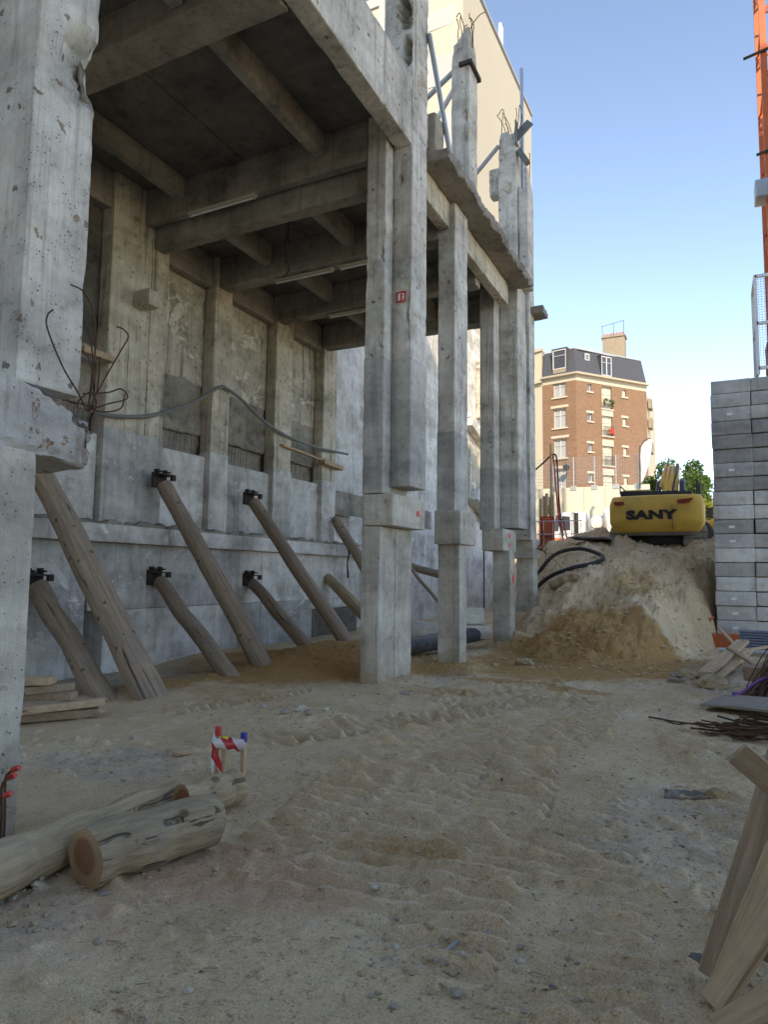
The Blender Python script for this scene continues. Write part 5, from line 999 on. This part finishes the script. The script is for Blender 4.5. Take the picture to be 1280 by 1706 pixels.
# rag
V, F = rb((-.16, -.06, -.015), (.14, .06, .02), .012, .01, .01, .01, 91, fn=lambda a, b: a+np.stack([.03*vn(b, 14, 3), .04*vn(b, 12, 4), .035*fbm(b*np.array([1, 1, .2]), 16, 5, 2)], -1)); o = MB().add(V, F).obj('dirty_rag', plain('grey_cloth', (.2, .18, .15), .95, 0, .5, 9, (.3, .2, .1), .7)); o.location = (-.24, 5.6, gh(-.24, 5.6)+.01); o.rotation_euler = (0, .1, .2); tag(o, 'crumpled muddy rag lying on the tracks at right', 'rag')
V, F = rock((0, 0, 0), .065, 31, (1.1, .9, .7), 2); o = MB().add(V, F).obj('earth_clod', plain('brown_earth', (.28, .2, .1), .95, 0, .4, 14)); o.location = (-.07, 5.66, gh(-.07, 5.66)+.03); tag(o, 'brown clod of earth beside the muddy rag', 'clod')
# planks stacked at the right foreground corner, leaning on a trestle
G2 = 'planks leaning in the right foreground corner'
plank('plank', 'dark upright plank leaning at the right foreground', (-.062, 3.1, .05), (.2, 3.14, .92), .10, .04, M_plankd, 21, G2, (-.35, -.93, .1))
plank('plank', 'thick pale plank in front of the dark upright one', (-.062, 2.95, .03), (.26, 3.0, .6), .085, .075, M_plank, 22, G2, (-.45, -.88, .2))
plank('plank', 'lowest plank at the bottom right frame corner', (-.05, 2.83, .0), (.3, 2.9, .27), .1, .07, M_plank, 23, G2, (-.45, -.85, .3))
plank('plank', 'broad weathered board end on top of the leaning planks', (.045, 3.0, .935), (.34, 3.12, .68), .1, .03, M_plankd, 24, G2, (-.35, -.9, .2))
plank('plank', 'pale plank squeezed between the dark upright and the thick pale one', (-.03, 3.04, .04), (.26, 3.1, .78), .09, .05, M_plank, 27, G2, (-.4, -.9, .15))
plank('plank', 'dark plank end standing behind the broad board at the right edge', (.09, 3.25, .1), (.27, 3.3, 1.0), .12, .04, M_plankd, 28, G2, (-.35, -.93, .1))
plank('trestle_beam', 'timber beam that the right foreground planks lean on', (.3, 3.6, .55), (.34, 2.6, .52), .08, .1, M_plankd, 25, None, cat='timber')
for yy in (3.5, 2.7): plank('trestle_post', 'short post under the timber beam, %s one' % ('farther' if yy > 3 else 'nearer'), (.32, yy, gh(.3, yy)-.05), (.32, yy, .5), .08, .08, M_plankd, 26, None, cat='timber')

# ------------------------------------------------------------ single stones and sticks
M_st = [plain('grey_stone', (.31, .27, .215), .9, 0, .3, 20, coord='pos'), plain('pale_stone', (.47, .41, .32), .9, 0, .25, 20, coord='pos'), plain('dark_stone', (.13, .12, .11), .9, 0, .3, 20, coord='pos'), plain('tan_stone', (.4, .31, .19), .9, 0, .3, 20, coord='pos')]
for i, (a, b, r, k, lb) in enumerate(((-.13, 3.27, .032, 2, 'dark blue-grey stone left of the leaning planks'), (-4.2, 6.5, .065, 1, 'pale stone in the rubble spot before the middle pier'), (-4.05, 6.42, .055, 0, 'grey stone in the rubble spot before the middle pier'), (-4.32, 6.38, .05, 0, 'flat grey chip in the rubble spot, leftmost'),
    (-3.95, 6.62, .04, 1, 'small white stone at the right of the rubble spot'), (-3.2, 12.4, .13, 3, 'rounded tan stone between the piers and the brown sand'), (-.66, 12.0, .1, 0, 'grey stone at the right foot of the brown sand'), (-.5, 11.6, .07, 1, 'white stone on the short brown board'), (-.1, 11.2, .18, 3, 'large tan boulder at the foot of the split boards'), (-.45, 11.9, .16, 3, 'brown rock left of the large tan boulder'),
    (-3.85, 8.55, .06, 0, 'grey stone just in front of the middle pier'), (-1.63, 3.25, .02, 1, 'pale broken chip on the dark damp patch'), (-.62, 2.8, .016, 2, 'small dark pebble near the tracks'), (-.95, 2.62, .02, 0, 'bluish grey pebble near the grey stick'), (.5, 12.3, .15, 3, 'tan rock behind the thin laths'), (-5.0, 6.9, .045, 1, 'pale stone in the sand left of the rubble spot'))):
    V, F = rock((0, 0, 0), r, i+3, (1.2, .9, .65), 2 if r > .08 else 1); o = MB().add(V, F).obj('stone', M_st[k], sharp=25); o.location = (a, b, gh(a, b)+r*.25); o.rotation_euler = (0, 0, i*1.3); tag(o, lb, 'stone')
plank('stick', 'short grey weathered stick lying in the middle foreground', (-1.1, 2.76, gh(-1.1, 2.76)+.012), (-1.07, 2.98, gh(-1.07, 2.98)+.012), .025, .012, wood('grey_stick', (.4, .38, .35), (.33, .31, .28), (.2, .18, .15), (3, 40, 40)), 3, None, cat='stick')
plank('wood_offcut', 'flat wooden offcut lying left of the taped stakes', (-4.4, 4.75, gh(-4.4, 4.75)+.02), (-4.2, 4.68, gh(-4.2, 4.7)+.02), .14, .04, M_plank, 4, None, cat='offcut')
# scattered gravel and splinters
def scatter(n, seed, fx, size, k, name='gravel'):
    rr = np.random.default_rng(seed); pr = [rock((0, 0, 0), 1, s_, (1.2, .9, .6), 0) for s_ in range(8)]; F0 = np.array(pr[0][1])
    X, Y = fx(rr, n); Z = ground_h(X, Y); sz = size(rr, n); A = rr.uniform(0, 6.28, n)
    B = np.stack([pr[i][0] for i in range(8)])[np.arange(n) % 8]*sz[:, None, None]; c_, s_ = np.cos(A)[:, None], np.sin(A)[:, None]
    VV = np.stack([B[:, :, 0]*c_-B[:, :, 1]*s_+X[:, None], B[:, :, 0]*s_+B[:, :, 1]*c_+Y[:, None], B[:, :, 2]+(Z+sz*.2)[:, None]], -1).reshape(-1, 3)
    FF = (F0[None]+12*np.arange(n)[:, None, None]).reshape(-1, 3)
    me_ = bpy.data.meshes.new(name); me_.from_pydata(VV.tolist(), [], FF.tolist()); me_.update(); me_.materials.append(k if not isinstance(k, int) else M_st[k]); o = bpy.data.objects.new(name, me_); COL.objects.link(o); o['kind'] = 'stuff'; return o
near = lambda rr, n: (lambda Y: (rr.uniform(-1, 1, n)*(.8+.33*Y)-.12-.45*Y+.3, Y))(1.9+rr.uniform(0, 1, n)**1.6*9.5)
def clumps(cs):
    def f(rr, n):
        q = rr.integers(0, len(cs), n); c = np.array(cs)[q]; return c[:, 0]+rr.normal(size=n)*c[:, 2], c[:, 1]+rr.normal(size=n)*c[:, 3]
    return f
lg = lambda lo, s: (lambda rr, n: np.clip(lo*np.exp(rr.normal(size=n)*s), .002, .024))
for sd_, k, n, nm in ((1, 0, 500, 'grey'), (2, 1, 350, 'pale'), (3, 3, 900, 'tan'), (4, 2, 300, 'dark')):
    o = scatter(n, sd_, near, lg(.005, .5), k); tag(o, 'scattered %s grit over the whole trampled ground' % nm, 'gravel')
CS = [(.2, 12.4, .5, 1.0), (-.1, 5.0, .4, .6), (.25, 7.0, .3, .8), (-4.6, 4.3, .5, .35), (-3.1, 2.35, .25, .2), (-1.0, 2.8, .3, .2), (-4.2, 6.5, .35, .2), (-3.95, 8.8, .6, .4), (-8.2, 6.6, .5, 1.2), (-4.4, 9.9, .5, 1.0), (-3.4, 2.2, .3, .2), (.1, 3.9, .3, .4), (-2.0, 18, 1, 1)]
for sd_, k, n, nm in ((11, 0, 800, 'grey'), (12, 3, 900, 'tan'), (13, 1, 350, 'pale')):
    o = scatter(n, sd_, clumps(CS), lg(.0085, .55), k); tag(o, 'clumps of coarser %s gravel around the debris spots' % nm, 'gravel')
M_crumb = plain('soil_crumb', (.45, .35, .225), .95, 0, .4, 9, coord='pos')
o = scatter(9000, 21, near, lg(.0045, .5), M_crumb, 'soil_crumbs'); tag(o, 'fine dry soil crumbs over the trampled ground', 'soil')
mnd = lambda rr, n: (rr.uniform(-4.6, -.2, n), rr.uniform(12, 21, n))
o = scatter(2600, 22, mnd, lambda rr, n: np.clip(.012*np.exp(rr.normal(size=n)*.65), .005, .08), plain('mound_clod', (.46, .335, .19), .95, 0, .4, 9, coord='pos'), 'soil_clods'); tag(o, 'loose clods of earth on the mound', 'soil')
o = scatter(1500, 23, clumps([(-6.3, 10.8, .9, .9), (-2.4, 13.0, 1.0, .9), (-4.3, 11.2, .4, .5)]), lg(.014, .5), plain('brown_sand_clod', (.42, .275, .12), .95, 0, .4, 9, coord='pos'), 'sand_clods'); tag(o, 'loose brown clods on the damp sand heaps', 'soil')
rr = np.random.default_rng(33); m = MB(); X, Y = near(rr, 420)
for i in range(420):
    a = rr.uniform(0, 6.28); l = rr.uniform(.015, .07); z = gh(X[i], Y[i])+.012; m.add(*bar((X[i], Y[i], z), (X[i]+l*math.cos(a), Y[i]+l*math.sin(a), z+rr.uniform(-.004, .012)), rr.uniform(.003, .009), .003))
o = m.obj('wood_splinters', M_plankd, None, False); o['kind'] = 'stuff'; tag(o, 'small wood splinters strewn over the ground', 'splinters')
